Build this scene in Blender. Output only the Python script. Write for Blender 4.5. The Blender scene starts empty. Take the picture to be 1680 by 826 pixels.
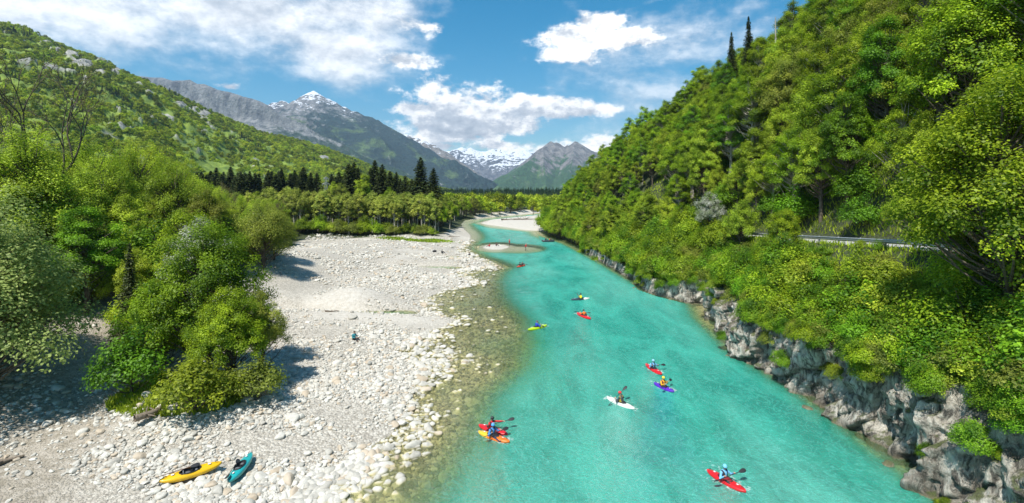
import bpy, math, random
import numpy as np
from mathutils import Vector, Matrix

R = math.radians
rng = np.random.default_rng(7)
random.seed(7)
scene = bpy.context.scene
COL = scene.collection

# ------------------------------------------------------------------ camera
FPX = 800.0          # focal length in photo pixels (photo 1680 wide)
CX, HY = 840.0, 315.0
CH = 15.0            # camera height above the water
cam_d = bpy.data.cameras.new('camera')
cam = bpy.data.objects.new('camera', cam_d)
COL.objects.link(cam)
cam.location = (0, 0, CH)
cam.rotation_euler = (R(90), 0, 0)
cam_d.sensor_width = 36.0
cam_d.lens = FPX / 1680.0 * 36.0
cam_d.shift_y = -(413.0 - HY) / 1680.0
cam_d.clip_start = 0.3
cam_d.clip_end = 30000
scene.camera = cam

def G(px, py, z=0.0):
    """photo pixel -> point on the horizontal plane at height z"""
    d = (CH - z) * FPX / (py - HY)
    return np.array([(px - CX) / FPX * d, d, z])

def P(px, py, d):
    """photo pixel -> point at distance d"""
    return np.array([(px - CX) / FPX * d, d, CH + (HY - py) / FPX * d])

# ------------------------------------------------------------------ colour management
scene.view_settings.view_transform = 'Standard'
scene.view_settings.look = 'None'
scene.view_settings.exposure = 0.58
scene.view_settings.gamma = 1.0

# ------------------------------------------------------------------ sun
SUN_EL = R(60)
sun_xy = Vector((-0.55, -0.83)).normalized()
sun_dir = Vector((sun_xy.x * math.cos(SUN_EL), sun_xy.y * math.cos(SUN_EL), math.sin(SUN_EL)))
sl = bpy.data.lights.new('sun', 'SUN')
sl.energy = 4.3
sl.angle = R(0.6)
sl.color = (1.0, 0.965, 0.90)
sun = bpy.data.objects.new('sun', sl)
COL.objects.link(sun)
sun.rotation_euler = sun_dir.to_track_quat('Z', 'Y').to_euler()
sun.location = (-200, -100, 300)

# ------------------------------------------------------------------ node helper
class NT:
    def __init__(s, tree): s.t = tree; s.n = tree.nodes; s.l = tree.links
    def add(s, typ, ins=None, **kw):
        n = s.n.new(typ)
        for k, v in kw.items(): setattr(n, k, v)
        if ins:
            for k, v in ins.items(): s.set(n, k, v)
        return n
    def set(s, n, k, v):
        sock = n.inputs[k]
        if isinstance(v, bpy.types.NodeSocket): s.l.new(v, sock)
        elif isinstance(v, bpy.types.Node): s.l.new(v.outputs[0], sock)
        else:
            if hasattr(sock, 'default_value'):
                if sock.type == 'RGBA' and len(v) == 3: v = (*v, 1)
                sock.default_value = v
    def math(s, op, a, b=None, clamp=False):
        n = s.add('ShaderNodeMath', {0: a}, operation=op, use_clamp=clamp)
        if b is not None: s.set(n, 1, b)
        return n.outputs[0]
    def mix(s, f, a, b, blend='MIX'):
        n = s.add('ShaderNodeMix', data_type='RGBA', blend_type=blend)
        s.set(n, 0, f); s.set(n, 6, a); s.set(n, 7, b)
        return n.outputs[2]
    def ss(s, x, a, b, lo=0.0, hi=1.0):
        n = s.add('ShaderNodeMapRange', {0: x, 1: a, 2: b, 3: lo, 4: hi}, interpolation_type='SMOOTHSTEP')
        return n.outputs[0]
    def noise(s, vec, scale, detail=4, rough=0.55, dist=0.0, dims='3D'):
        n = s.add('ShaderNodeTexNoise', {'Scale': scale, 'Detail': detail, 'Roughness': rough, 'Distortion': dist}, noise_dimensions=dims)
        if vec is not None: s.set(n, 'Vector', vec)
        return n.outputs['Fac']
    def ramp(s, f, stops):
        n = s.add('ShaderNodeValToRGB', {0: f})
        cr = n.color_ramp
        while len(cr.elements) < len(stops): cr.elements.new(0.5)
        for e, (p, c) in zip(cr.elements, stops):
            e.position = p; e.color = (*c, 1) if len(c) == 3 else c
        return n.outputs[0]
    def attr(s, name, out='Fac', typ='GEOMETRY'):
        return s.add('ShaderNodeAttribute', attribute_name=name, attribute_type=typ).outputs[out]
    def scalev(s, vec, v):
        return s.add('ShaderNodeVectorMath', {0: vec, 1: v}, operation='MULTIPLY').outputs[0]

# ------------------------------------------------------------------ world: daylight sky with clouds
world = bpy.data.worlds.new('World')
scene.world = world
world.use_nodes = True
W = NT(world.node_tree)
W.n.clear()
sky = W.add('ShaderNodeTexSky', sky_type='NISHITA', sun_disc=False, sun_elevation=SUN_EL,
            sun_rotation=math.atan2(sun_dir.x, sun_dir.y), air_density=1.0, dust_density=0.6, ozone_density=2.0)
tc = W.add('ShaderNodeTexCoord').outputs['Generated']
dirn = W.add('ShaderNodeVectorMath', {0: tc}, operation='NORMALIZE').outputs[0]
def blob(px, py, hw, hh, wgt=1.0):
    c = Vector(((px - CX) / FPX, 1.0, (HY - py) / FPX)); L = c.length; c.normalize()
    rt = c.cross(Vector((0, 0, 1))).normalized(); up = rt.cross(c).normalized()
    k = 1.0 / L
    a = W.add('ShaderNodeVectorMath', {0: dirn, 1: tuple(rt * (1 / (hw / FPX * k)))}, operation='DOT_PRODUCT').outputs['Value']
    b = W.add('ShaderNodeVectorMath', {0: dirn, 1: tuple(up * (1 / (hh / FPX * k)))}, operation='DOT_PRODUCT').outputs['Value']
    f = W.add('ShaderNodeVectorMath', {0: dirn, 1: tuple(c)}, operation='DOT_PRODUCT').outputs['Value']
    e = W.math('SQRT', W.math('ADD', W.math('MULTIPLY', a, a), W.math('MULTIPLY', b, b)))
    v = W.math('MULTIPLY', W.math('SUBTRACT', 1.0, e), wgt)
    back = W.math('MULTIPLY', W.math('LESS_THAN', f, 0.0), -10.0)
    return W.math('ADD', v, back), b
def vmax(lst):
    r = lst[0]
    for x in lst[1:]: r = W.math('MAXIMUM', r, x)
    return r
sheet = [blob(*b)[0] for b in [(90, -20, 330, 120, 1.0), (380, 10, 300, 95, 1.0), (540, 75, 150, 75, .9), (330, 105, 130, 40, .25),
                               (1130, 60, 190, 60, .35), (1020, 170, 150, 90, .3), (560, 20, 170, 70, .9)]]
cum = [blob(*b)[0] for b in [(940, 62, 85, 28, 1.0), (1030, 62, 70, 20, .9), (985, 35, 55, 24, 1.0), (930, 88, 60, 22, .6), (665, 100, 50, 16, .9), (700, 45, 60, 20, .7),
                             (790, 200, 150, 50, 1.1), (900, 178, 130, 27, 1.1), (960, 180, 75, 25, 1.0), (680, 180, 50, 16, .8), (740, 215, 100, 34, 1.1),
                             (780, 165, 130, 40, .5), (905, 245, 60, 26, .9), (830, 240, 110, 22, .8), (720, 240, 90, 20, .7), (380, 143, 34, 12, .8),
                             (860, 170, 50, 26, .9), (990, 235, 60, 22, .5)]]
sv = W.scalev(dirn, (1.0, 1.0, 2.2))
n1 = W.noise(sv, 5.5, 9, 0.6)
sv2 = W.add('ShaderNodeVectorMath', {0: sv, 1: (-0.012, 0.0, 0.05)}, operation='ADD').outputs[0]
n2 = W.noise(sv2, 5.5, 9, 0.6)
nf = W.noise(W.scalev(dirn, (1, 1, 1.5)), 22, 7, 0.62)
nw = W.noise(W.scalev(dirn, (1, 1, 3.5)), 2.6, 6, 0.6, 0.6)
gen = W.math('MULTIPLY', W.math('SUBTRACT', nw, 0.60), 3.2)           # clouds elsewhere round the sky and thin wisps
shd = vmax(sheet + [gen])
dens_s = W.math('ADD', shd, W.math('ADD', W.math('MULTIPLY', W.math('SUBTRACT', n1, 0.5), 1.5), W.math('MULTIPLY', W.math('SUBTRACT', nf, .5), .6)))
fs = W.ss(dens_s, -0.15, 0.75)
cumd = vmax(cum)
dens_c = W.math('ADD', cumd, W.math('ADD', W.math('MULTIPLY', W.math('SUBTRACT', n1, 0.5), 1.7), W.math('MULTIPLY', W.math('SUBTRACT', nf, .5), 1.5)))
fc = W.ss(dens_c, 0.1, 0.5)
relief = W.math('MULTIPLY', W.math('SUBTRACT', n1, n2), 3.4)
nf2 = W.noise(W.scalev(W.add('ShaderNodeVectorMath', {0: dirn, 1: (-0.006, 0, 0.012)}, operation='ADD').outputs[0], (1, 1, 1.5)), 22, 7, .62)
relief2 = W.math('MULTIPLY', W.math('SUBTRACT', nf, nf2), 2.2)
litc = W.math('ADD', W.math('ADD', relief, relief2), W.math('SUBTRACT', 0.78, W.math('MULTIPLY', W.ss(dens_c, 0.25, 1.25), 0.35)), True)
lits = W.math('ADD', W.math('ADD', W.math('MULTIPLY', relief, .55), W.math('MULTIPLY', relief2, .5)), W.math('SUBTRACT', 0.78, W.math('MULTIPLY', W.ss(dens_s, 0.5, 1.5), 0.38)), True)
ccol = W.ramp(litc, [(0.0, (3.4, 3.8, 4.3)), (0.45, (5.2, 5.5, 5.9)), (0.8, (8.9, 8.8, 8.6)), (1.0, (10.2, 10.1, 9.9))])
scol = W.ramp(lits, [(0.0, (3.2, 3.7, 4.3)), (0.5, (5.2, 5.5, 5.9)), (1.0, (9.2, 9.2, 9.2))])
hs = W.add('ShaderNodeHueSaturation', {'Hue': 0.482, 'Saturation': 1.55, 'Value': 0.92, 'Color': sky.outputs[0]})
c1 = W.mix(W.math('MULTIPLY', fs, 0.9), hs.outputs[0], scol)
c2 = W.mix(fc, c1, ccol)
bg = W.add('ShaderNodeBackground', {'Color': c2, 'Strength': 0.105})
W.l.new(bg.outputs[0], W.add('ShaderNodeOutputWorld').inputs[0])

# ------------------------------------------------------------------ tagging
def tag(o, label=None, cat=None, group=None, kind=None):
    if label: o['label'] = label
    if cat: o['category'] = cat
    if group: o['group'] = group
    if kind: o['kind'] = kind
    return o
def empty(name, loc=(0, 0, 0), rz=0.0, sc=None):
    o = bpy.data.objects.new(name, None); COL.objects.link(o)
    o.location = loc; o.rotation_euler = (0, 0, rz); o.empty_display_size = 0.2
    if sc is not None: o.scale = sc
    return o
def link(name, me, parent=None, mat=None):
    o = bpy.data.objects.new(name, me); COL.objects.link(o)
    if parent is not None: o.parent = parent
    if mat is not None and not me.materials: me.materials.append(mat)
    return o
def copy_tree(o, parent=None):
    c = o.copy(); COL.objects.link(c)
    if parent is not None: c.parent = parent
    for ch in o.children: copy_tree(ch, c)
    return c

# ------------------------------------------------------------------ numpy mesh + noise
def mesh_np(name, V, F, attrs=None, smooth=False):
    V = np.asarray(V, np.float32); F = np.asarray(F, np.int32)
    me = bpy.data.meshes.new(name)
    me.vertices.add(len(V)); me.vertices.foreach_set('co', V.ravel())
    k = F.shape[1] if len(F) else 3
    me.loops.add(F.size); me.loops.foreach_set('vertex_index', F.ravel())
    me.polygons.add(len(F)); me.polygons.foreach_set('loop_start', np.arange(0, F.size, k, dtype=np.int32))
    if smooth: me.polygons.foreach_set('use_smooth', np.ones(len(F), bool))
    if attrs:
        for an, av in attrs.items():
            av = np.asarray(av, np.float32)
            if av.ndim == 1:
                a = me.attributes.new(an, 'FLOAT', 'POINT'); a.data.foreach_set('value', av)
            else:
                a = me.attributes.new(an, 'FLOAT_VECTOR', 'POINT'); a.data.foreach_set('vector', av.ravel())
    me.update(calc_edges=True)
    return me
def _hash(ix, iy, iz, seed):
    h = (ix.astype(np.int64) * 374761393 + iy.astype(np.int64) * 668265263 + iz.astype(np.int64) * 2147483647 + seed * 974711) & 0xffffffff
    h = ((h ^ (h >> 13)) * 1274126177) & 0xffffffff
    h = ((h ^ (h >> 16)) * 2246822519) & 0xffffffff
    return ((h ^ (h >> 15)) & 0xffffff) / float(0xffffff)
def vnoise(x, y, z=None, seed=0):
    if z is None: z = np.zeros_like(x)
    ix, iy, iz = np.floor(x), np.floor(y), np.floor(z)
    fx, fy, fz = x - ix, y - iy, z - iz
    ux, uy, uz = [f * f * f * (f * (f * 6 - 15) + 10) for f in (fx, fy, fz)]
    def c(a, b, d): return _hash(ix + a, iy + b, iz + d, seed)
    x00 = c(0, 0, 0) * (1 - ux) + c(1, 0, 0) * ux; x10 = c(0, 1, 0) * (1 - ux) + c(1, 1, 0) * ux
    r0 = x00 * (1 - uy) + x10 * uy
    if not np.any(z): return r0 * 2 - 1
    x01 = c(0, 0, 1) * (1 - ux) + c(1, 0, 1) * ux; x11 = c(0, 1, 1) * (1 - ux) + c(1, 1, 1) * ux
    r1 = x01 * (1 - uy) + x11 * uy
    return (r0 * (1 - uz) + r1 * uz) * 2 - 1
def fbm(x, y, z=None, oct=5, seed=0, gain=0.5, lac=2.03, ridged=False):
    s = 0; a = 1.0; t = 0
    for i in range(oct):
        n = vnoise(x, y, z, seed + i * 17)
        if ridged: n = 1 - 2 * np.abs(n)
        s = s + a * n; t += a; a *= gain
        x = x * lac + 3.1; y = y * lac + 1.7
        if z is not None: z = z * lac + 5.3
    return s / t
def sst(x, a, b):
    t = np.clip((x - a) / (b - a), 0, 1); return t * t * (3 - 2 * t)
def grid_faces(nr, nc):
    i = np.arange(nr * nc).reshape(nr, nc)
    return np.stack([i[:-1, :-1], i[:-1, 1:], i[1:, 1:], i[1:, :-1]], -1).reshape(-1, 4)
def poly_sd(x, y, poly):
    """signed distance to a closed polygon, positive inside"""
    poly = np.asarray(poly); d2 = np.full(x.shape, 1e18); ins = np.zeros(x.shape, bool)
    n = len(poly)
    for k in range(n):
        ax, ay = poly[k]; bx, by = poly[(k + 1) % n]
        ex, ey = bx - ax, by - ay; wx, wy = x - ax, y - ay
        t = np.clip((wx * ex + wy * ey) / (ex * ex + ey * ey + 1e-12), 0, 1)
        d2 = np.minimum(d2, (wx - t * ex) ** 2 + (wy - t * ey) ** 2)
        c = ((ay > y) != (by > y)) & (x < (bx - ax) * (y - ay) / (by - ay + 1e-12) + ax)
        ins ^= c
    d = np.sqrt(d2)
    return np.where(ins, d, -d)

# ------------------------------------------------------------------ the lie of the land
LEFT = [(440, 840), (500, 795), (548, 770), (592, 746), (640, 715), (662, 690), (678, 650), (686, 605), (652, 574), (672, 557), (700, 547), (740, 532), (748, 524), (702, 514), (690, 495), (725, 478), (775, 466),
        (770, 458), (735, 450), (765, 442), (805, 436), (790, 428), (762, 424), (774, 418), (748, 412), (757, 405), (772, 392), (772, 386), (762, 377), (757, 368), (763, 362),
        (800, 357), (860, 352), (895, 348.5), (960, 346.5)]
BAR = [(960, 348.5), (900, 350.5), (870, 354.5), (840, 357.5), (805, 361), (788, 366), (800, 369), (830, 373), (860, 377.5), (886, 381)]
RIGHT = [(895, 388), (935, 403), (985, 432), (1035, 462), (1045, 475), (1075, 486), (1120, 497), (1158, 502), (1166, 540), (1215, 588), (1278, 622), (1330, 660), (1385, 692), (1412, 722), (1445, 742), (1492, 765), (1505, 800), (1560, 830)]
w2 = lambda l: [tuple(G(a, b)[:2]) for a, b in l]
WATER = [(-13.5, -12), (-13, 12)] + w2(LEFT) + w2(BAR) + w2(RIGHT) + [(20.3, 12), (20, -12)]
DEEPP = [(-3.0, -12), (-4.5, 15)] + w2([(640, 826), (690, 765), (735, 700), (765, 645), (828, 600), (846, 560), (838, 525), (808, 490), (800, 462), (812, 448), (828, 437), (808, 428), (785, 421), (768, 408), (784, 390), (782, 382), (774, 376), (767, 368)]) \
        + [(-18, 258), (-10, 275), (14, 320), (40, 350), (40, 340), (18, 306), (0, 280), (-14, 255), (-17, 236), (-8, 205), (8, 184)] + [(9, 168), (15, 141), (18.5, 104), (20.2, 80), (24.5, 68), (22, 58), (20.8, 46), (21.6, 36), (21.2, 26), (20.3, 12), (20, -12)]
_rp = np.array([(-12, 20), (12, 20.3)] + [(G(a, b)[1], G(a, b)[0]) for a, b in RIGHT[::-1]] + [(187, 10.6), (215, 14), (260, 18), (320, 24), (500, 60), (8000, 900)])
_rp = _rp[np.argsort(_rp[:, 0])]
def XR(y): return np.interp(y, _rp[:, 0], _rp[:, 1])
def ZC(y): return np.interp(y, [0, 15, 23, 32, 40, 55, 64, 68, 80, 100, 130, 400], [5.8, 5.6, 5.0, 4.3, 4.1, 4.3, 4.0, 2.1, 1.9, 1.4, 1.0, 1.0])
def XRD(y): return np.interp(y, [0, 37, 50, 66, 90, 130, 170, 230, 320, 600], [32.5, 33, 33.4, 34.2, 34.5, 32, 26, 24, 30, 80])
def ZRD(y): return np.interp(y, [0, 37, 48, 66, 88, 130, 200, 300, 600], [11.2, 10.6, 9.9, 8.8, 7.6, 5.5, 4, 3, 2.5])
def XRG(y): return np.interp(y, [-20, 60, 110, 150, 185, 220, 270, 310, 345], [120, 112, 96, 84, 68, 58, 48, 38, 34])
def ZRG(y): return np.interp(y, [-20, 60, 110, 150, 185, 220, 270, 310, 345], [100, 92, 71, 56, 44, 34, 21, 8, 2])
ISL = [(G(814, 405.5)[0], G(814, 405.5)[1], 5.0, 9.0, .5), ]
def H(x, y):
    x = np.asarray(x, float); y = np.asarray(y, float)
    s = poly_sd(x, y, WATER); dp = poly_sd(x, y, DEEPP)
    # bed
    bed = -(0.05 + 0.035 * np.clip(s, 0, 9) + 2.2 * np.where(x < 9, sst(dp, -.8, 7.0), sst(dp, -1.6, 3.2)))
    big = fbm(x / 6, y / 6, oct=4, seed=3); sm = fbm(x / 1.4, y / 1.4, oct=3, seed=9)
    shallow = 1 - sst(dp, -3, 2)
    bed = bed + shallow * sst(s, 0, 3) * (0.20 * big + 0.08 * sm - .05)
    # left bank
    sl_ = np.clip(-s, 0, 400)
    left = 1.25 * (1 - np.exp(-sl_ / 8.0)) + 0.2 * big * sst(sl_, 0, 5) + 0.05 * sm
    ter = sst(-x, 25, 42) * (1 - sst(y, 70, 130)) * 3.4 + sst(-x, 50, 90) * 2
    left = left + ter
    left = left + 1.5 * np.exp(-(((x + 21.5) / 4.2) ** 2 + ((y - 32) / 4.0) ** 2))              # mound with the bushes
    left = left + 1.1 * np.exp(-(((x + 21.5) / 4.0) ** 2 + ((y - 66) / 3.2) ** 2)) - 1.35 * np.exp(-(((x + 22) / 12) ** 4 + ((y - 60.3) / 1.5) ** 2)) * sst(sl_, 0, 3)
    left = left - 1.3 * np.exp(-(((x + 19) / 9) ** 4 + ((y - 96.5) / 2.2) ** 2)) * sst(sl_, 0, 2)
    left = left - 1.2 * np.exp(-(((x + 17) / 4.5) ** 2 + ((y - 112) / 2.2) ** 2)) * sst(sl_, 0, 2)
    left = left + 1.2 * sst(y, 138, 150) * sst(sl_, 2, 9) + 2 * sst(y, 350, 700)
    # right bank and hill
    xr, zc, xd, zd, xg, zg = XR(y), ZC(y), XRD(y), ZRD(y), XRG(y), ZRG(y)
    u = x - xr
    bank = (zc + .4) * sst(u, 2.0, 4.2) - .4 + (zd - zc) * np.clip((u - 2.6) / np.maximum(xd - 3.4 - xr - 2.6, 1), 0, 1)
    v = np.clip((x - xd - 3.6) / np.maximum(xg - xd - 3.6, 3), 0, 1.6)
    hill = np.where(v < 1, (zg - zd) * (v ** 0.93), (zg - zd) * (1 - (v - 1) * 0.9))
    hill = hill + sst(v, 0.03, .2) * (3.2 * fbm(x / 22, y / 22, oct=4, seed=21) * np.clip(zg / 40, 0.1, 1))
    right = np.where(x > xd + 3.6, zd + np.maximum(hill, 0), np.minimum(bank, zd))
    fade = sst(y, 330, 380)
    right = right * (1 - fade) + fade * (2.0 + 0.0 * x)
    barz = 0.9 * (1 - np.exp(-sl_ / 5.0)) + .08 * big
    barm = sst(y, 184, 192) * (1 - sst(y, 318, 345)) * (x < xd + 3.6)
    right = np.where((x > xr - 60) & (barm > 0), right * (1 - barm) + np.maximum(barz, bank * .0 + barz) * barm, right)
    mid = (XR(np.clip(y, -12, 187)) + np.interp(y, [-12, 23, 60, 100, 130, 190, 240, 275, 330, 400, 8000], [-9, -9, -10, -8, -13, -18, -23, -24, 12, 30, 600])) / 2
    mid = np.where(y > 190, np.interp(y, [190, 240, 262, 300, 330, 350, 8000], [-9, -18, -15, 0, 20, 33, 600]), mid)
    land = np.where(x < mid, left, right)
    z = np.where(s > 0, bed, land)
    # the low sand island in mid stream
    for (ix, iy, rx, ry, h) in ISL:
        e = ((x - ix) / rx) ** 2 + ((y - iy) / ry) ** 2
        z = np.where(s > 0, np.maximum(z, -0.42 + 0.62 * np.exp(-e * 0.9) + .05 * sm - 3 * sst(e, 1, 4)), z)
    e2 = ((x - (ISL[0][0] + 5.5)) / 6.0) ** 2 + ((y - ISL[0][1] + 3) / 8.0) ** 2
    z = np.where(s > 0, np.maximum(z, -0.75 + 0.66 * np.exp(-e2 * 0.8) - 3 * sst(e2, 1, 4)), z)
    return z
def Hs(x, y): return float(H(np.array([x]), np.array([y]))[0])
def ground_at(px, py, z0=1.0):
    """photo pixel -> point on the ground (marched along the ray)"""
    t = np.geomspace(12, 900, 3000)
    x = (px - CX) / FPX * t; z = CH + (HY - py) / FPX * t
    h = H(x, t); k = np.argmax(z <= np.maximum(h, 0.0))
    return np.array([x[k], t[k], max(h[k], 0.0)])

# ------------------------------------------------------------------ materials
def mat(name):
    m = bpy.data.materials.new(name); m.use_nodes = True
    t = NT(m.node_tree); t.n.clear()
    out = t.add('ShaderNodeOutputMaterial')
    return m, t, out
def principled(t, out, **kw):
    p = t.add('ShaderNodeBsdfPrincipled')
    for k, v in kw.items(): t.set(p, k.replace('_', ' '), v)
    t.l.new(p.outputs[0], out.inputs[0]); return p
def simple(name, col, rough=0.6, metal=0.0, var=0.12, scale=8.0, coat=0.0):
    m, t, o = mat(name)
    obj = t.add('ShaderNodeTexCoord').outputs['Object']
    n = t.noise(obj, scale, 5)
    c = t.mix(t.ss(n, .3, .7), tuple(min(1, x * (1 - var)) for x in col), tuple(min(1, x * (1 + var)) for x in col))
    p = principled(t, o, Base_Color=c, Roughness=rough, Metallic=metal)
    if coat: p.inputs['Coat Weight'].default_value = coat
    b = t.add('ShaderNodeBump', {'Strength': .15, 'Distance': .01, 'Height': t.noise(obj, scale * 6, 3)})
    t.l.new(b.outputs[0], p.inputs['Normal'])
    return m
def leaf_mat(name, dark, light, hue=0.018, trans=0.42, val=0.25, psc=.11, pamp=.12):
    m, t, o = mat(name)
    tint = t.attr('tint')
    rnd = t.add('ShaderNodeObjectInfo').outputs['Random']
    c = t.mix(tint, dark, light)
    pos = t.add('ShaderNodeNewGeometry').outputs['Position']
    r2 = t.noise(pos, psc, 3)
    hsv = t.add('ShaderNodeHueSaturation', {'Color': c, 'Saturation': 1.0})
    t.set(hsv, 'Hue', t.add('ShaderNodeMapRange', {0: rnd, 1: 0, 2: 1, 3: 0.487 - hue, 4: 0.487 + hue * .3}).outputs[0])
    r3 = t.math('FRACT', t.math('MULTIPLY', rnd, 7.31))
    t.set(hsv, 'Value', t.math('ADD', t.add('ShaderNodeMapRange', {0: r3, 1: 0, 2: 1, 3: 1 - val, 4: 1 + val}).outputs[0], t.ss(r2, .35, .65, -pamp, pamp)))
    d = t.add('ShaderNodeBsdfDiffuse', {'Color': hsv.outputs[0]})
    tr = t.add('ShaderNodeBsdfTranslucent', {'Color': t.mix(0.3, hsv.outputs[0], (0.30, 0.50, 0.03))})
    g = t.add('ShaderNodeBsdfGlossy', {'Color': (1, 1, 1), 'Roughness': 0.5})
    mx = t.add('ShaderNodeMixShader', {0: trans, 1: d.outputs[0], 2: tr.outputs[0]})
    mx2 = t.add('ShaderNodeMixShader', {0: 0.012, 1: mx.outputs[0], 2: g.outputs[0]})
    t.l.new(mx2.outputs[0], o.inputs[0]); return m
M = {}
M['leaf_fresh'] = leaf_mat('fresh_green_leaves', (0.042, 0.125, 0.006), (0.40, 0.62, 0.024))
M['leaf_yellow'] = leaf_mat('yellow_green_leaves', (0.10, 0.18, 0.012), (0.50, 0.70, 0.05))
M['leaf_mid'] = leaf_mat('mid_green_leaves', (0.018, 0.095, 0.006), (0.22, 0.50, 0.02))
M['leaf_olive'] = leaf_mat('olive_leaves', (0.09, 0.135, 0.02), (0.36, 0.44, 0.06))
M['leaf_willow'] = leaf_mat('silvery_willow_leaves', (0.12, 0.19, 0.05), (0.44, 0.56, 0.17))
M['leaf_alder'] = leaf_mat('alder_leaves', (0.14, 0.20, 0.03), (0.52, 0.62, 0.11))
M['leaf_bud'] = leaf_mat('budding_brown_leaves', (0.10, 0.085, 0.03), (0.26, 0.25, 0.07))
M['leaf_blossom'] = leaf_mat('white_blossom', (0.12, 0.20, 0.05), (0.75, 0.75, 0.66), trans=.15)
M['needle'] = leaf_mat('spruce_needles', (0.014, 0.030, 0.010), (0.065, 0.095, 0.026), hue=.015, trans=.08)
M['needle_far'] = leaf_mat('distant_spruce_needles', (0.014, 0.034, 0.016), (0.045, 0.085, 0.03), hue=.015, trans=.08)
M['leaf_hill'] = leaf_mat('hillside_leaves', (0.07, 0.15, 0.012), (0.50, 0.64, 0.03), hue=.03, val=.35, psc=.022, pamp=.38)
def bark(name, a, b):
    m, t, o = mat(name)
    v = t.scalev(t.add('ShaderNodeTexCoord').outputs['Object'], (1, 1, .25))
    n = t.noise(v, 9, 6, .65)
    p = principled(t, o, Base_Color=t.mix(t.ss(n, .35, .65), a, b), Roughness=.9)
    t.l.new(t.add('ShaderNodeBump', {'Strength': .6, 'Distance': .03, 'Height': n}).outputs[0], p.inputs['Normal'])
    return m
M['bark'] = bark('brown_bark', (0.05, 0.038, 0.025), (0.16, 0.13, 0.09))
M['bark_pale'] = bark('pale_grey_bark', (0.22, 0.20, 0.16), (0.48, 0.45, 0.38))
M['bark_dark'] = bark('dark_bark', (0.03, 0.022, 0.015), (0.08, 0.06, 0.04))
M['driftwood'] = bark('driftwood', (0.10, 0.075, 0.05), (0.26, 0.21, 0.16))

# ground
m, t, o = mat('river_ground'); M['ground'] = m
pos = t.add('ShaderNodeNewGeometry').outputs['Position']
sep = t.add('ShaderNodeSeparateXYZ', {0: pos})
n_a = t.noise(pos, 0.35, 5); n_b = t.noise(pos, 2.2, 6, .65); n_c = t.noise(pos, 9, 4, .6)
vor = t.add('ShaderNodeTexVoronoi', {'Vector': pos, 'Scale': 7.0, 'Randomness': 1.0})
vor2 = t.add('ShaderNodeTexVoronoi', {'Vector': pos, 'Scale': 16.0})
cell = t.add('ShaderNodeSeparateColor', {0: vor.outputs['Color']}).outputs[0]
grav = t.ramp(t.math('ADD', t.math('MULTIPLY', cell, .55), t.math('MULTIPLY', n_b, .45)), [(0.15, (0.28, 0.25, 0.20)), (0.5, (0.46, 0.42, 0.35)), (0.85, (0.62, 0.58, 0.50))])
grav = t.mix(t.ss(vor.outputs['Distance'], .45, .75, 0, .45), grav, (0.24, 0.215, 0.18))
sandc = t.mix(t.ss(n_b, .3, .7), (0.46, 0.42, 0.35), (0.60, 0.56, 0.49))
g1 = t.mix(t.attr('sand'), grav, sandc)
earth = t.mix(t.ss(n_b, .35, .65), (0.26, 0.225, 0.17), (0.40, 0.355, 0.29))
g1 = t.mix(t.attr('earth'), g1, earth)
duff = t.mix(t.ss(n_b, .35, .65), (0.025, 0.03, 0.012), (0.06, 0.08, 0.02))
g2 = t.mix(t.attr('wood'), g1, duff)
field = t.mix(t.ss(n_a, .3, .7), (0.14, 0.25, 0.035), (0.24, 0.33, 0.06))
g2 = t.mix(t.attr('field'), g2, field)
algae = t.mix(t.ss(n_b, .35, .65), (0.16, 0.14, 0.05), (0.62, 0.54, 0.26))
algae = t.mix(t.ss(n_a, .45, .62, 0, .7), algae, (0.44, 0.40, 0.20))
under = t.ss(sep.outputs[2], 0.03, -0.12)
far_ = t.ss(sep.outputs[1], 50, 85)
algae = t.mix(t.math('MULTIPLY', t.math('MULTIPLY', far_, t.ss(sep.outputs[0], 12, 5)), .8), algae, (0.50, 0.50, 0.40))
g3 = t.mix(under, g2, algae)
# wet, algae-brown margin
p = principled(t, o, Base_Color=g3, Roughness=.92)
hh = t.math('ADD', t.math('MULTIPLY', vor.outputs['Distance'], -1.0), t.math('ADD', t.math('MULTIPLY', vor2.outputs['Distance'], -.5), n_b))
t.l.new(t.add('ShaderNodeBump', {'Strength': .9, 'Distance': .08, 'Height': hh}).outputs[0], p.inputs['Normal'])

# stones
def stone_mat(name, dk, lt):
    m, t, o = mat(name)
    gi = t.add('ShaderNodeNewGeometry').outputs['Position']
    obc = t.add('ShaderNodeTexCoord').outputs['Object']
    rnd = t.add('ShaderNodeObjectInfo').outputs['Random']
    z = t.add('ShaderNodeSeparateXYZ', {0: gi}).outputs[2]
    n = t.noise(gi, 5, 6, .65)
    base = t.mix(t.math('ADD', t.math('MULTIPLY', t.math('POWER', rnd, .8), .75), t.math('MULTIPLY', t.ss(n, .3, .7), .3), True), dk, lt)
    warm = t.math('GREATER_THAN', t.math('FRACT', t.math('MULTIPLY', rnd, 13.7)), .86)
    base = t.mix(t.math('MULTIPLY', warm, .6), base, (0.44, 0.33, 0.21))
    wet = t.ss(z, .10, -.03)
    alg = t.mix(t.ss(t.math('FRACT', t.math('MULTIPLY', rnd, 5.1)), 0, 1), (0.13, 0.12, 0.045), (0.52, 0.45, 0.20))
    c = t.mix(t.math('MULTIPLY', wet, .92), base, alg)
    p = principled(t, o, Base_Color=c, Roughness=.85)
    t.l.new(t.add('ShaderNodeBump', {'Strength': .5, 'Distance': .04, 'Height': t.noise(gi, 14, 4, .6)}).outputs[0], p.inputs['Normal'])
    return m
M['stone'] = stone_mat('limestone_cobbles', (0.31, 0.29, 0.245), (0.62, 0.59, 0.515))

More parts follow.
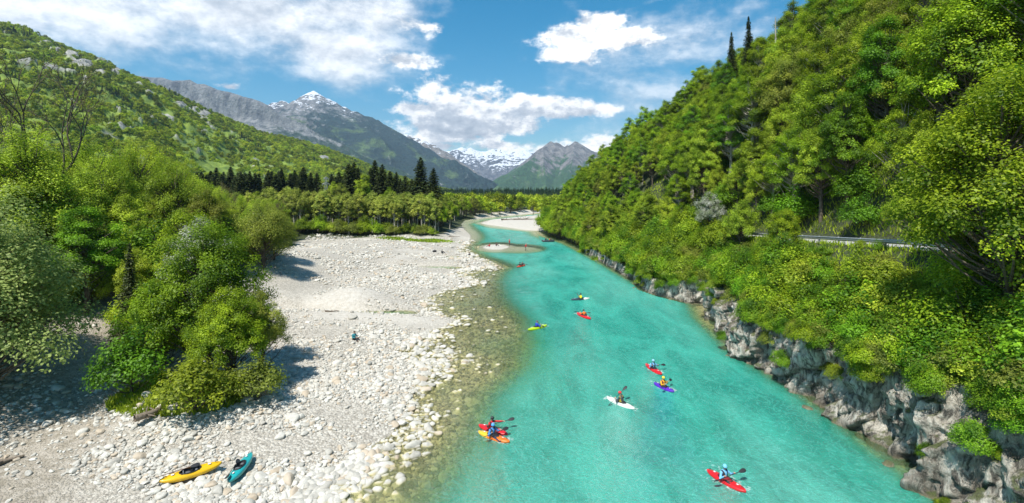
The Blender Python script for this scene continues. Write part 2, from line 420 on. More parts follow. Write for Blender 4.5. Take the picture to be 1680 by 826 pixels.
# cliff rock
m, t, o = mat('cliff_limestone'); M['cliff'] = m
pos = t.add('ShaderNodeNewGeometry').outputs['Position']; nz = t.add('ShaderNodeSeparateXYZ', {0: t.add('ShaderNodeNewGeometry').outputs['Normal']}).outputs[2]
pz = t.add('ShaderNodeSeparateXYZ', {0: pos}).outputs[2]
a = t.noise(pos, .7, 7, .65, .5); b = t.noise(t.scalev(pos, (1, 1, .35)), 2.2, 7, .7, .8); c = t.noise(pos, 9, 5, .65)
rc = t.ramp(b, [(0.33, (0.035, 0.03, 0.025)), (0.42, (0.16, 0.145, 0.12)), (0.50, (0.50, 0.45, 0.37)), (0.70, (0.80, 0.75, 0.65))])
rc = t.mix(t.ss(a, .56, .68, 0, .55), rc, (0.13, 0.075, 0.04))
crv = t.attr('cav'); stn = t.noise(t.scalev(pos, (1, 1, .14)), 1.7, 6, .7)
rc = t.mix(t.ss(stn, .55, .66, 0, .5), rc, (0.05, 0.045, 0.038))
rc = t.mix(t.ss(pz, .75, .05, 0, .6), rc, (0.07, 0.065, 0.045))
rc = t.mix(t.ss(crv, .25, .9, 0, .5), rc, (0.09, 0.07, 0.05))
moss = t.mix(t.ss(c, .3, .7), (0.04, 0.055, 0.012), (0.11, 0.15, 0.025))
rc = t.mix(t.math('MULTIPLY', t.ss(t.math('ADD', t.math('MULTIPLY', nz, .6), t.math('MULTIPLY', a, .9)), .78, .98), .8), rc, moss)
rc = t.mix(t.ss(pz, .25, -.05, 0, .85), rc, (0.22, 0.19, 0.11))
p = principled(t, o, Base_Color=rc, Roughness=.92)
hgt = t.math('ADD', t.math('MULTIPLY', b, 1.2), t.math('MULTIPLY', c, .35))
t.l.new(t.add('ShaderNodeBump', {'Strength': 1.0, 'Distance': .35, 'Height': hgt}).outputs[0], p.inputs['Normal'])

# water: milky turquoise where deep, clear over the shallows
m, t, o = mat('river_water'); M['water'] = m
pos = t.add('ShaderNodeNewGeometry').outputs['Position']
dep = t.attr('depth')
wr_ = t.math('ABSOLUTE', t.math('SUBTRACT', t.noise(t.scalev(pos, (.75, .5, 1)), 1.5, 5, .6, 1.8), .5))
foam0 = t.noise(t.scalev(pos, (.45, .9, 1)), 1.0, 7, .65, 1.2)
w1 = t.noise(t.scalev(pos, (.55, .22, 1)), .55, 5, .6, .8)
body = t.mix(t.ss(w1, .3, .7), (0.010, 0.25, 0.185), (0.042, 0.42, 0.315))
sepw = t.add('ShaderNodeSeparateXYZ', {0: pos})
big_ = t.noise(t.scalev(pos, (.08, .03, 1)), 1.0, 4, .55, .5)
body = t.mix(t.ss(big_, .38, .66, 0, .6), body, (0.13, 0.47, 0.37))
stk = t.noise(t.scalev(pos, (.5, .09, 1)), 1.0, 6, .62, 1.2)
body = t.mix(t.ss(stk, .52, .68, 0, .35), body, (0.012, 0.20, 0.165))
body = t.mix(t.math('MULTIPLY', t.ss(foam0, .5, .68), t.attr('riffle')), body, (0.30, 0.55, 0.50))
shal = t.mix(t.ss(dep, .35, 1.4), (0.16, 0.30, 0.11), (0.03, 0.30, 0.19))
body = t.mix(t.ss(dep, .8, 2.2), shal, body)
body = t.mix(t.ss(wr_, .035, 0, 0, .38), body, (0.16, 0.60, 0.50))  # ripple glints painted into the water colour as thin pale lines
opac = t.math('SUBTRACT', 1.0, t.math('POWER', 2.718, t.math('ADD', t.math('MULTIPLY', t.math('MAXIMUM', dep, 0), -.35), t.math('MULTIPLY', t.math('MULTIPLY', dep, dep), -.55))))
tintc = t.mix(t.ss(dep, 0, 1.2), (0.97, .98, .93), (0.62, .90, .66))
# ripples: chop stretched across the stream
ra = t.noise(t.scalev(pos, (1.0, .8, 1)), 1.6, 6, .62, 1.4)
rb = t.noise(t.scalev(pos, (1.2, 2.0, 1)), 4.2, 5, .6, .9)
rw = t.add('ShaderNodeTexNoise', {'Vector': t.scalev(pos, (.35, .16, 1)), 'Scale': 1.0, 'Detail': 3, 'Distortion': 1.5}).outputs['Fac']
riff = t.attr('riffle')
hgt = t.math('ADD', t.math('MULTIPLY', ra, 1.0), t.math('MULTIPLY', rb, .8))
bump = t.add('ShaderNodeBump', {'Strength': .55, 'Distance': .6, 'Height': hgt})
t.set(bump, 'Strength', t.math('ADD', .6, t.math('MULTIPLY', riff, .4)))
foamn = t.noise(t.scalev(pos, (1.0, 1.5, 1)), 1.9, 8, .7, 1.6)
foam = t.math('MULTIPLY', t.ss(t.math('ADD', t.math('ADD', foamn, t.math('MULTIPLY', t.attr('wake'), .30)), t.math('MULTIPLY', riff, .13)), .66, .78), .6)
dif = t.add('ShaderNodeBsdfDiffuse', {'Color': t.mix(foam, body, (0.75, .82, .8)), 'Normal': bump.outputs[0]})
trn = t.add('ShaderNodeBsdfTransparent', {'Color': tintc})
mx = t.add('ShaderNodeMixShader', {0: t.math('MAXIMUM', opac, foam), 1: trn.outputs[0], 2: dif.outputs[0]})
gl = t.add('ShaderNodeBsdfGlossy', {'Color': (1, 1, 1), 'Roughness': .05, 'Normal': bump.outputs[0]})
fr = t.add('ShaderNodeFresnel', {'IOR': 1.333, 'Normal': bump.outputs[0]})
mx2 = t.add('ShaderNodeMixShader', {0: t.math('MULTIPLY', fr.outputs[0], .85), 1: mx.outputs[0], 2: gl.outputs[0]})
t.l.new(mx2.outputs[0], o.inputs[0])

# ------------------------------------------------------------------ ground and water sheets
ys = np.concatenate([np.arange(-12, 14, 1.0), np.arange(14, 75, .22), np.arange(75, 150, .55), np.arange(150, 360, 1.6), np.geomspace(360, 9000, 50)])
xs = np.concatenate([-np.geomspace(9000, 75, 34), np.arange(-74, -32, .7), np.arange(-32, 26, .25), np.arange(26, 60, .8), np.arange(60, 130, 2.2), np.geomspace(132, 9000, 30)])
XX, YY = np.meshgrid(xs, ys)
ZZ = H(XX, YY)
sd = poly_sd(XX, YY, WATER)
leftm = (sd < 0) & (XX < np.where(YY < 190, XR(np.clip(YY, 0, 187)) - 8, np.interp(YY, [190, 240, 262, 300, 330, 350, 8000], [-9, -18, -15, 0, 20, 33, 600])))
n_ = fbm(XX / 5, YY / 5, oct=4, seed=40)
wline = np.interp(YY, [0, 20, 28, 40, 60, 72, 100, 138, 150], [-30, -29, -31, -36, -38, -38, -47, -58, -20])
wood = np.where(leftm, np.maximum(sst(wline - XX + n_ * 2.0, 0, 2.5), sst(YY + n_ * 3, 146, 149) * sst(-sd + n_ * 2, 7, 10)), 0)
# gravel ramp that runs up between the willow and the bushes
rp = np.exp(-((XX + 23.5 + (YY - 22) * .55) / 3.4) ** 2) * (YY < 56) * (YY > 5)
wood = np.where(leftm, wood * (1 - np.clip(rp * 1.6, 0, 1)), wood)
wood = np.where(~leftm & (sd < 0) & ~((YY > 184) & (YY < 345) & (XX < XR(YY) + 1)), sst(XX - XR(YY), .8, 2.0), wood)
earth = np.where(leftm, np.clip(rp * 1.3, 0, 1) + sst(-XX + n_ * 3, 22, 27) * sst(55 - YY, 0, 10), 0)
earth = np.clip(earth, 0, 1)
sand = np.clip(1.2 * np.exp(-(((XX + 21.5) / 4.6) ** 2 + ((YY - 65.5) / 4.) ** 2)) + np.exp(-(((XX + 16) / 9) ** 4 + ((YY - 56) / 3.0) ** 2)) + .8 * sst(fbm(XX / 12, YY / 7, oct=3, seed=5), .1, .4) + (YY > 115) * (sd > -300) * (XX > -12) * .8 + sst(YY, 135, 140) * .3, 0, 1)
field = sst(YY, 380, 520)
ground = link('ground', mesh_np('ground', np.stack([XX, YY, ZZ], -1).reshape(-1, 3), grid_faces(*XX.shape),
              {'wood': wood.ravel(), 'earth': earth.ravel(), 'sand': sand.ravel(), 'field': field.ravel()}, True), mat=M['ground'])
tag(ground, kind='structure')
wm = (ys > -13) & (ys < 420); wx = (xs > -90) & (xs < 110)
WX, WY = XX[np.ix_(wm, wx)], YY[np.ix_(wm, wx)]; WZ = ZZ[np.ix_(wm, wx)]
riff = np.exp(-(((WX + 3.5) / 5.5) ** 2)) * np.exp(-(((WY - 72) / 26) ** 2)) + .8 * sst(WY, 100, 130) * (1 - sst(WY, 170, 200)) * np.exp(-((WX + 1) / 9) ** 2)
WAKES = [((785, 708), (836, 725)), ((1041, 671), (996, 652)), ((1062, 599), (1083, 613)), ((1073, 628), (1106, 643)), ((1160, 771), (1224, 807)), ((866, 542), (897, 534)), ((969, 524), (947, 514)), ((966, 490), (938, 492))]
wake = np.zeros_like(WX)
for p0_, p1_ in WAKES:
    a_, b_ = G(*p0_), G(*p1_); c_ = (a_ + b_) / 2; d_ = (b_ - a_)[:2]; L_ = np.hypot(*d_); d_ = d_ / L_
    u_ = (WX - c_[0]) * d_[0] + (WY - c_[1]) * d_[1]; v_ = -(WX - c_[0]) * d_[1] + (WY - c_[1]) * d_[0]
    bk = np.clip(L_ * .45 - u_, 0, 9)
    wake += np.exp(-((np.abs(v_) - .25 - .22 * bk) / .22) ** 2) * (u_ < L_ * .55) * np.exp(-bk / 2.8) + .6 * np.exp(-(v_ / .3) ** 2) * np.exp(-np.clip(-L_ * .5 - u_, 0, 9) / 1.2) * (u_ < -L_ * .4)
water = link('river_water', mesh_np('river_water', np.stack([WX, WY, np.zeros_like(WX)], -1).reshape(-1, 3), grid_faces(*WX.shape),
             {'depth': np.clip(-WZ, 0, 5).ravel(), 'riffle': riff.ravel(), 'wake': np.clip(wake, 0, 1.2).ravel()}, True), mat=M['water'])
tag(water, kind='structure')

# ------------------------------------------------------------------ tube helper
def tubes(segs, n=5):
    """segs: list of (points (k,3), radii (k,)) -> verts, quads"""
    V, F = [], []; base = 0
    ang = np.linspace(0, 2 * np.pi, n, endpoint=False)
    for pts, rad in segs:
        pts = np.asarray(pts, float); rad = np.asarray(rad, float); k = len(pts)
        tn = np.gradient(pts, axis=0); tn /= np.linalg.norm(tn, axis=1, keepdims=True) + 1e-9
        ref = np.array([0.0, 0, 1]) if abs(tn[:, 2]).mean() < .8 else np.array([1.0, 0, 0])
        a = np.cross(tn, ref); a /= np.linalg.norm(a, axis=1, keepdims=True) + 1e-9
        b = np.cross(tn, a)
        ring = pts[:, None, :] + rad[:, None, None] * (a[:, None, :] * np.cos(ang)[None, :, None] + b[:, None, :] * np.sin(ang)[None, :, None])
        V.append(ring.reshape(-1, 3))
        i = np.arange(k * n).reshape(k, n) + base
        j = np.roll(i, -1, axis=1)
        F.append(np.stack([i[:-1], j[:-1], j[1:], i[1:]], -1).reshape(-1, 4)); base += k * n
    return np.concatenate(V), np.concatenate(F)
def leaf_quads(C, N, size, r, aspect=.62):
    """C centres, N normals -> diamond leaves"""
    n = len(C); N = N / (np.linalg.norm(N, axis=1, keepdims=True) + 1e-9)
    q = r.normal(size=(n, 3)); a = np.cross(N, q); a /= np.linalg.norm(a, axis=1, keepdims=True) + 1e-9
    b = np.cross(N, a)
    s = (size * r.uniform(.6, 1.3, n))[:, None]
    V = np.stack([C + a * s * .5, C + b * s * .5 * aspect + N * s * .08, C - a * s * .5, C - b * s * .5 * aspect - N * s * .04], 1).reshape(-1, 3)
    return V, np.arange(4 * n).reshape(n, 4)

# ------------------------------------------------------------------ tree prototypes
def crown_points(r, n, Rr, Rz, low=.0, hollow=.45):
    out = []
    while len(out) < n:
        v = r.normal(size=3); v /= np.linalg.norm(v)
        if v[2] < -.55 + low: continue
        k = hollow + (1 - hollow) * r.uniform() ** .6
        lump = 1 + .22 * math.sin(v[0] * 3.1 + v[2] * 4 + n) * math.cos(v[1] * 3.7 - v[2] * 2)
        out.append((v[0] * Rr * k * lump, v[1] * Rr * k * lump, v[2] * Rz * k * lump))
    return np.array(out)
def broad_tree(seed, Ht, Rr, base, nclump, nleaf, leaf, flat=.45, csize=.30, lean=0.0, hollow=.4, spiky=0.0, upn=.75):
    """returns (trunk mesh, crown mesh); crown from height `base` to Ht"""
    r = np.random.default_rng(seed)
    Rz = (Ht - base) / 2; cz = base + Rz
    C = crown_points(r, nclump, Rr * .86, Rz * .9, hollow=hollow)
    C[:, 2] += cz; C[:, 0] += lean * (C[:, 2] / Ht) ** 2
    taper = np.clip(1 - .30 * ((C[:, 2] - cz) / Rz), .5, 1.25); C[:, 0] *= taper; C[:, 1] *= taper
    segs = []
    k = 8; th = base + Rz * 1.35
    tz = np.linspace(-.6, th, k); wob = np.cumsum(r.normal(0, .12, (k, 2)), 0) * np.linspace(0, 1, k)[:, None]
    tp = np.stack([wob[:, 0] + lean * (tz / Ht) ** 2, wob[:, 1], tz], 1)
    r0 = Ht * .017 + .04
    segs.append((tp, np.linspace(r0 * 1.25, r0 * .3, k)))
    for c in C:
        zz = np.clip(c[2] - np.hypot(c[0], c[1]) * r.uniform(.5, 1.0), base * .6, th * .95)
        p0 = np.array([np.interp(zz, tz, tp[:, 0]), np.interp(zz, tz, tp[:, 1]), zz])
        mid = (p0 + c) / 2 + np.array([0, 0, -.06 * np.linalg.norm(c - p0)]) + r.normal(0, .12, 3)
        rr = r0 * .32
        segs.append((np.array([p0, mid, c]), np.array([rr, rr * .6, rr * .2])))
    tv, tf = tubes(segs)
    tm = mesh_np('trunk', tv, tf, smooth=True)
    LC, LN, LT = [], [], []
    cs = csize * Rr * r.uniform(.65, 1.35, nclump)
    ctint = r.uniform(0, 1, nclump)
    w = cs ** 2; cnt = np.maximum((w / w.sum() * nleaf).astype(int), 8)
    for c, s, ct, n in zip(C, cs, ctint, cnt):
        v = r.normal(size=(n, 3)); v /= np.linalg.norm(v, axis=1, keepdims=True)
        k = r.uniform(0, 1, n)[:, None] ** .45
        out = c - np.array([0, 0, cz]); out = out / (np.linalg.norm(out) + 1e-6)
        off = v * k * s * np.array([1, 1, flat])
        off = off + out * s * .3 * r.uniform(0, 1, n)[:, None]
        if spiky:   # shoots pointing up and out
            off[:, 2] += np.abs(r.normal(0, spiky, n)) * s
        off[:, 2] -= .22 * (off[:, 0] ** 2 + off[:, 1] ** 2) / s
        LC.append(c + off)
        LN.append(v * .6 + out * .35 + np.array([0, 0, upn]) + r.normal(0, .3, (n, 3)))
        LT.append(np.clip(.12 + .62 * ct ** 1.2 + r.normal(0, .15, n), 0, 1))
    LC, LN, LT = np.concatenate(LC), np.concatenate(LN), np.concatenate(LT)
    LC[:, 2] = np.maximum(LC[:, 2], .05)
    V, F = leaf_quads(LC, LN, leaf, r)
    cm = mesh_np('crown', V, F, {'tint': np.repeat(LT, 4)})
    return tm, cm
def spruce(seed, Ht, Rr, levels, per, dens, leaf):
    r = np.random.default_rng(seed)
    segs = [(np.array([[0, 0, -.6], [0, 0, Ht * .5], [0, 0, Ht]]), np.array([Ht * .014 + .03, Ht * .008 + .02, .02]))]
    LC, LN, LT = [], [], []
    for i in range(levels):
        f = i / levels; z = Ht * (.08 + .92 * f)
        L = Rr * (1 - f) ** .85 * (.75 + .25 * math.sin(f * 9) ** 2) + .12
        for j in range(per):
            if r.uniform() < .1: continue
            a = 2 * np.pi * (j + r.uniform()) / per; l = L * r.uniform(.7, 1.15)
            droop = .32 * l
            d = np.array([math.cos(a), math.sin(a), 0])
            tips = [np.array([0, 0, z]), np.array([0, 0, z]) + d * l * .55 + np.array([0, 0, -droop * .45]), np.array([0, 0, z]) + d * l + np.array([0, 0, -droop * .75])]
            if l > .4: segs.append((np.array(tips), np.array([.05, .03, .008]) * min(1, l)))
            n = max(3, int(dens * l)); tt = r.uniform(.12, 1, n)
            side = np.array([-d[1], d[0], 0])
            p = tips[0] + d * (tt * l)[:, None] + np.array([0, 0, -1]) * (droop * tt ** 1.4 * .75)[:, None] + side * (r.normal(0, 1, n) * l * .17 * (1.1 - tt))[:, None]
            p[:, 2] += r.normal(-.08, .09, n)
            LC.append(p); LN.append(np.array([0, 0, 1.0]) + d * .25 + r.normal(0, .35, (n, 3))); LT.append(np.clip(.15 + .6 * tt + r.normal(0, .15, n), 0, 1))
    tv, tf = tubes(segs, 4)
    LC, LN, LT = map(np.concatenate, (LC, LN, LT))
    V, F = leaf_quads(LC, LN, leaf, r, .45)
    return mesh_np('trunk', tv, tf, smooth=True), mesh_np('crown', V, F, {'tint': np.repeat(LT, 4)})
def bare_tree(seed, Ht, spread, nleaf, leaf, depth=5):
    r = np.random.default_rng(seed); segs = []; tips = []
    def grow(p, d, L, rad, lev):
        n = 4; pts = [p]; dd = d.copy()
        for _ in range(n - 1):
            dd = dd + r.normal(0, .10, 3) + np.array([0, 0, .05]); dd /= np.linalg.norm(dd); pts.append(pts[-1] + dd * L / (n - 1))
        segs.append((np.array(pts), np.linspace(rad, rad * .6, n)))
        if lev == 0: tips.extend(pts[1:]); return
        for q in range(3 if lev > 1 else 4):
            v = r.normal(size=3); v -= v.dot(dd) * dd; v /= np.linalg.norm(v)
            nd = dd + v * spread * r.uniform(.55, 1.2); nd /= np.linalg.norm(nd)
            grow(pts[-1] if q else pts[-2], nd, L * r.uniform(.6, .82), rad * .58, lev - 1)
    grow(np.array([0, 0, -.5]), np.array([0, 0, 1.0]), Ht * .34, Ht * .016, depth)
    tv, tf = tubes(segs, 4); tips = np.array(tips)
    idx = r.integers(0, len(tips), nleaf)
    C = tips[idx] + r.normal(0, .22, (nleaf, 3))
    V, F = leaf_quads(C, r.normal(size=(nleaf, 3)) + np.array([0, 0, .8]), leaf, r)
    return mesh_np('trunk', tv, tf, smooth=True), mesh_np('crown', V, F, {'tint': np.repeat(r.uniform(0, 1, nleaf), 4)})

def withmat(pair, mt, mc):
    pair[0].materials.append(M[mt]); pair[1].materials.append(M[mc]); return pair
def recol(pair, mc, mt=None):
    """same tree in another leaf colour (own mesh copies)"""
    c = pair[1].copy(); c.materials.clear(); c.materials.append(M[mc])
    tr = pair[0]
    if mt: tr = tr.copy(); tr.materials.clear(); tr.materials.append(M[mt])
    return (tr, c)
# heights are for scale 1
B1 = withmat(broad_tree(1, 13, 4.2, 2.0, 125, 33000, .185, .62, .20, hollow=.35, spiky=.30), 'bark', 'leaf_fresh')
B2 = withmat(broad_tree(2, 14, 3.8, 2.6, 135, 33000, .185, .55, .19, hollow=.35, spiky=.25), 'bark', 'leaf_mid')
B3 = withmat(broad_tree(3, 12, 4.0, 1.8, 140, 26000, .18, .7, .17, hollow=.25, spiky=.4), 'bark', 'leaf_yellow')
B4 = withmat(broad_tree(4, 15, 4.3, 3.0, 130, 33000, .185, .50, .20, hollow=.35, spiky=.2), 'bark_pale', 'leaf_fresh')
B5 = recol(B2, 'leaf_yellow'); B6 = recol(B4, 'leaf_mid'); B7 = recol(B3, 'leaf_olive'); B8 = recol(B3, 'leaf_fresh'); B9 = recol(B3, 'leaf_blossom')
ALD1 = withmat(broad_tree(11, 11.5, 2.3, 3.6, 52, 6600, .30, .7, .30, hollow=.3), 'bark_pale', 'leaf_alder')
ALD2 = withmat(broad_tree(12, 10.5, 2.1, 3.0, 46, 5600, .30, .8, .30, hollow=.3), 'bark_pale', 'leaf_alder')
SH1 = withmat(broad_tree(21, 3.2, 2.0, .1, 32, 5200, .17, .7, .36, hollow=.2, spiky=.3), 'bark', 'leaf_fresh')
SH2 = withmat(broad_tree(22, 2.6, 2.2, .1, 34, 5200, .17, .6, .33, hollow=.2, spiky=.2), 'bark', 'leaf_yellow')
SH3 = recol(SH1, 'leaf_mid'); SH4 = recol(SH2, 'leaf_olive')
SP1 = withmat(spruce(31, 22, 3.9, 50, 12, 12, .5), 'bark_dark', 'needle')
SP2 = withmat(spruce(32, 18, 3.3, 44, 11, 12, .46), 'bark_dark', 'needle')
WIL = withmat(broad_tree(41, 14, 6.2, .0, 170, 50000, .20, .9, .22, hollow=.35), 'bark', 'leaf_willow')
FEA = withmat(broad_tree(42, 17, 5.0, 2.0, 190, 30000, .19, .9, .16, hollow=.15, spiky=.7), 'bark', 'leaf_yellow')
OLV = withmat(broad_tree(43, 9, 4.2, .4, 110, 26000, .17, .7, .24, hollow=.3, spiky=.3), 'bark', 'leaf_olive')
BIG = withmat(broad_tree(44, 12.5, 5.2, .2, 210, 60000, .165, .6, .155, hollow=.35, spiky=.35), 'bark', 'leaf_fresh')
BARE = withmat(bare_tree(51, 18, .62, 2600, .16), 'bark', 'leaf_bud')
BARE2 = withmat(bare_tree(52, 13, .55, 5200, .16), 'bark', 'leaf_bud')
FAR1 = withmat(broad_tree(61, 10, 4.6, .5, 30, 560, 1.15, .8, .36, hollow=.6, upn=.15), 'bark', 'leaf_hill')
FAR2 = withmat(broad_tree(62, 12, 4.3, .5, 30, 560, 1.15, .8, .36, hollow=.6, upn=.15), 'bark', 'leaf_hill')
SPF = withmat(spruce(63, 20, 3.2, 16, 6, 2.2, 1.5), 'bark_dark', 'needle_far')

def place(kind_name, pair, x, y, sc, label, cat='tree', group=None, z=None, rz=None, parts=True):
    zz = Hs(x, y) - .1 if z is None else z
    s = sc if np.ndim(sc) else (sc, sc, sc)
    o = empty(kind_name, (x, y, zz), rng.uniform(0, 6.28) if rz is None else rz, s)
    link('trunk' if cat != 'shrub' else 'stem', pair[0], o); c = link('crown' if cat != 'shrub' else 'foliage', pair[1], o)
    tag(o, label, cat, group)
    return o, c

# ------------------------------------------------------------------ instancing for uncountable stuff
def gn_instances(name, pts, scl, rot, idx, sources=None, material=None, stones=0, parent=None):
    me = mesh_np(name, pts, np.zeros((0, 3), np.int32), {'scl': scl, 'rot': rot, 'idx': idx})
    o = link(name, me, parent)
    ng = bpy.data.node_groups.new(name, 'GeometryNodeTree')
    ng.interface.new_socket('Geometry', in_out='INPUT', socket_type='NodeSocketGeometry')
    ng.interface.new_socket('Geometry', in_out='OUTPUT', socket_type='NodeSocketGeometry')
    t = NT(ng)
    gi = t.add('NodeGroupInput'); go = t.add('NodeGroupOutput')
    g2i = t.add('GeometryNodeGeometryToInstance')
    if sources:
        for s in reversed(sources):      # a multi-input socket stacks its links last first
            oi = t.add('GeometryNodeObjectInfo', transform_space='ORIGINAL'); oi.inputs['Object'].default_value = s
            oi.inputs['As Instance'].default_value = False
            t.l.new(oi.outputs['Geometry'], g2i.inputs[0])
    for k in range(stones):
        ico = t.add('GeometryNodeMeshIcoSphere', {'Radius': .5, 'Subdivisions': 3})
        nz_ = t.add('ShaderNodeTexNoise', {'Scale': 1.3, 'Detail': 1.2, 'W': k * 3.7 + .5}, noise_dimensions='4D')
        sub = t.add('ShaderNodeVectorMath', {0: nz_.outputs['Color'], 1: (.5, .5, .5)}, operation='SUBTRACT')
        mul = t.add('ShaderNodeVectorMath', {0: sub.outputs[0], 1: (.75, .75, .75)}, operation='MULTIPLY')
        # facets: snap part of the surface
        spn = t.add('GeometryNodeSetPosition', {'Geometry': ico.outputs[0], 'Offset': mul.outputs[0]})
        sm = t.add('GeometryNodeSetShadeSmooth', {'Geometry': spn.outputs[0], 'Shade Smooth': k % 2 == 0})
        ms = t.add('GeometryNodeSetMaterial', {'Geometry': sm.outputs[0]}); ms.inputs['Material'].default_value = material
        t.l.new(ms.outputs[0], g2i.inputs[0])
    na = {}
    for an, ty in (('scl', 'FLOAT_VECTOR'), ('rot', 'FLOAT_VECTOR'), ('idx', 'FLOAT')):
        na[an] = t.add('GeometryNodeInputNamedAttribute', {'Name': an}, data_type=ty).outputs['Attribute']
    iop = t.add('GeometryNodeInstanceOnPoints', {'Points': gi.outputs[0], 'Instance': g2i.outputs[0], 'Pick Instance': True, 'Instance Index': na['idx'], 'Rotation': na['rot'], 'Scale': na['scl']})
    t.l.new(iop.outputs[0], go.inputs[0])
    md = o.modifiers.new('scatter', 'NODES'); md.node_group = ng
    tag(o, kind='stuff')
    return o
def scatter(pred, x0, x1, y0, y1, sp, seed, jit=.5):
    r = np.random.default_rng(seed)
    gx, gy = np.meshgrid(np.arange(x0, x1, sp), np.arange(y0, y1, sp))
    gx = gx.ravel() + r.uniform(-jit, jit, gx.size) * sp; gy = gy.ravel() + r.uniform(-jit, jit, gy.size) * sp
    k = pred(gx, gy); return gx[k], gy[k]
def inview(x, y, mrg=60): 
    px = CX + FPX * x / np.maximum(y, .1); return (y > 5) & (px > -mrg) & (px < 1680 + mrg)

# ------------------------------------------------------------------ far mountains
def ridge_field(X, Y, ridges, amp, nsc, seed):
    Z = np.full(X.shape, -1e9); D = np.full(X.shape, 1e9)
    for pts, k in ridges:
        pts = np.asarray(pts)
        for a, b in zip(pts[:-1], pts[1:]):
            ex, ey = b[0] - a[0], b[1] - a[1]
            t = np.clip(((X - a[0]) * ex + (Y - a[1]) * ey) / (ex * ex + ey * ey), 0, 1)
            d = np.hypot(X - a[0] - t * ex, Y - a[1] - t * ey)
            z = a[2] + (b[2] - a[2]) * t - k * d * (1 - .12 * np.clip(d / 3000, 0, 1))
            Z = np.where(z > Z, z, Z); D = np.minimum(D, d)
    wx = fbm(X / nsc / 1.3, Y / nsc / 1.3, oct=3, seed=seed + 50) * .6; wy = fbm(X / nsc / 1.3 + 9, Y / nsc / 1.3, oct=3, seed=seed + 60) * .6
    n = fbm(X / nsc + wx, Y / nsc + wy, oct=7, seed=seed, ridged=True, gain=.55)
    return Z + amp * n * (0.16 + .84 * sst(D, 0, 500)), D
def mountain(label_mat, ridges, x0, x1, y0, y1, nx, ny, amp, nsc, seed, wall=0):
    xs_ = np.linspace(x0, x1, nx); ys_ = np.linspace(y0, y1, ny)
    X, Y = np.meshgrid(xs_, ys_)
    Z, D = ridge_field(X, Y, ridges, amp, nsc, seed)
    wob_ = 1 + .5 * fbm(X / 160, Y / 160, oct=3, seed=seed + 5)
    if wall: fx_ = sst(-X, 1450, 2000); Z = Z - fx_ * (wall * sst(D, 20, 60) * wob_ - wall * .9 * sst(D, 260, 900))
    Z = np.maximum(Z, -3); wl = fx_ * (1 - sst(D, 50 * wob_, 75 * wob_)) if wall else np.zeros_like(Z)
    o = link('mountain', mesh_np('mountain', np.stack([X, Y, Z], -1).reshape(-1, 3), grid_faces(ny, nx), {'wall': wl.ravel()}, smooth=True), mat=label_mat)
    tag(o, kind='structure'); return o
def mtn_mat(name, snow, forest, rock, rock2, green, scl=1.0, band=120):
    m, t, o = mat(name)
    pos = t.add('ShaderNodeNewGeometry').outputs['Position']; nz = t.add('ShaderNodeSeparateXYZ', {0: t.add('ShaderNodeNewGeometry').outputs['Normal']}).outputs[2]
    z = t.add('ShaderNodeSeparateXYZ', {0: pos}).outputs[2]
    n1 = t.noise(pos, .0035 * scl, 9, .62); n2 = t.noise(t.scalev(pos, (1, 1, .4)), .014 * scl, 8, .7); n3 = t.noise(pos, .03 * scl, 5, .6)
    r = t.mix(t.ss(n2, .35, .65), rock, rock2)
    strat = t.add('ShaderNodeTexWave', {'Vector': t.scalev(pos, (.0015, .0015, .03)), 'Scale': 1.0, 'Distortion': 9, 'Detail': 4}, bands_direction='Z').outputs['Fac']
    r = t.mix(t.ss(strat, .2, .8, 0, .35), r, rock)
    f = t.mix(t.ss(n3, .35, .65), tuple(x * .55 for x in green), green)
    f = t.mix(t.ss(n1, .52, .66, 0, .6), f, (0.16, 0.24, 0.06))
    zz = t.math('ADD', z, t.math('MULTIPLY', t.math('SUBTRACT', n1, .5), 700))
    zz = t.math('ADD', zz, t.math('MULTIPLY', t.math('SUBTRACT', n2, .5), 500))
    zf = t.math('ADD', zz, t.math('MULTIPLY', t.math('SUBTRACT', .8, nz), 500))
    f = t.mix(t.ss(n2, .60, .70, 0, .75), f, rock2)
    c = t.mix(t.ss(zf, forest - band, forest + band), f, r)
    cl = t.mix(t.ss(t.noise(t.scalev(pos, (1, 1, .3)), .02, 8, .7), .35, .62), (0.08, 0.085, 0.095), (0.25, 0.25, 0.25))
    c = t.mix(t.attr('wall'), c, cl)
    if snow:
        zs = t.math('ADD', zz, t.math('ADD', t.math('MULTIPLY', t.math('SUBTRACT', nz, .74), 1500), t.math('MULTIPLY', t.math('SUBTRACT', n3, .5), 900)))
        c = t.mix(t.ss(zs, snow - 40, snow + 40), c, (0.86, 0.88, 0.92))
    p = principled(t, o, Base_Color=c, Roughness=.95)
    t.l.new(t.add('ShaderNodeBump', {'Strength': 1.0, 'Distance': 45.0 / scl, 'Height': t.math('ADD', n2, t.math('MULTIPLY', n3, .5))}).outputs[0], p.inputs['Normal'])
    return m
mm1 = mtn_mat('grey_cliff_mountain', 0, 400, (0.10, 0.105, 0.11), (0.34, 0.335, 0.32), (0.03, 0.065, 0.035), 1.6, 90)
mm2 = mtn_mat('snow_dusted_mountain', 1180, 820, (0.085, 0.085, 0.09), (0.36, 0.345, 0.33), (0.022, 0.052, 0.042))
mm3 = mtn_mat('brown_rock_mountain', 900, 150, (0.15, 0.125, 0.10), (0.40, 0.35, 0.29), (0.05, 0.11, 0.035))
mm4 = mtn_mat('snowy_range', 720, 60, (0.08, 0.085, 0.10), (0.24, 0.24, 0.24), (0.05, 0.09, 0.04), .7)
mm5 = mtn_mat('bare_topped_mountain', 1060, 330, (0.11, 0.10, 0.095), (0.32, 0.30, 0.28), (0.055, 0.13, 0.04), 1.0, 60)
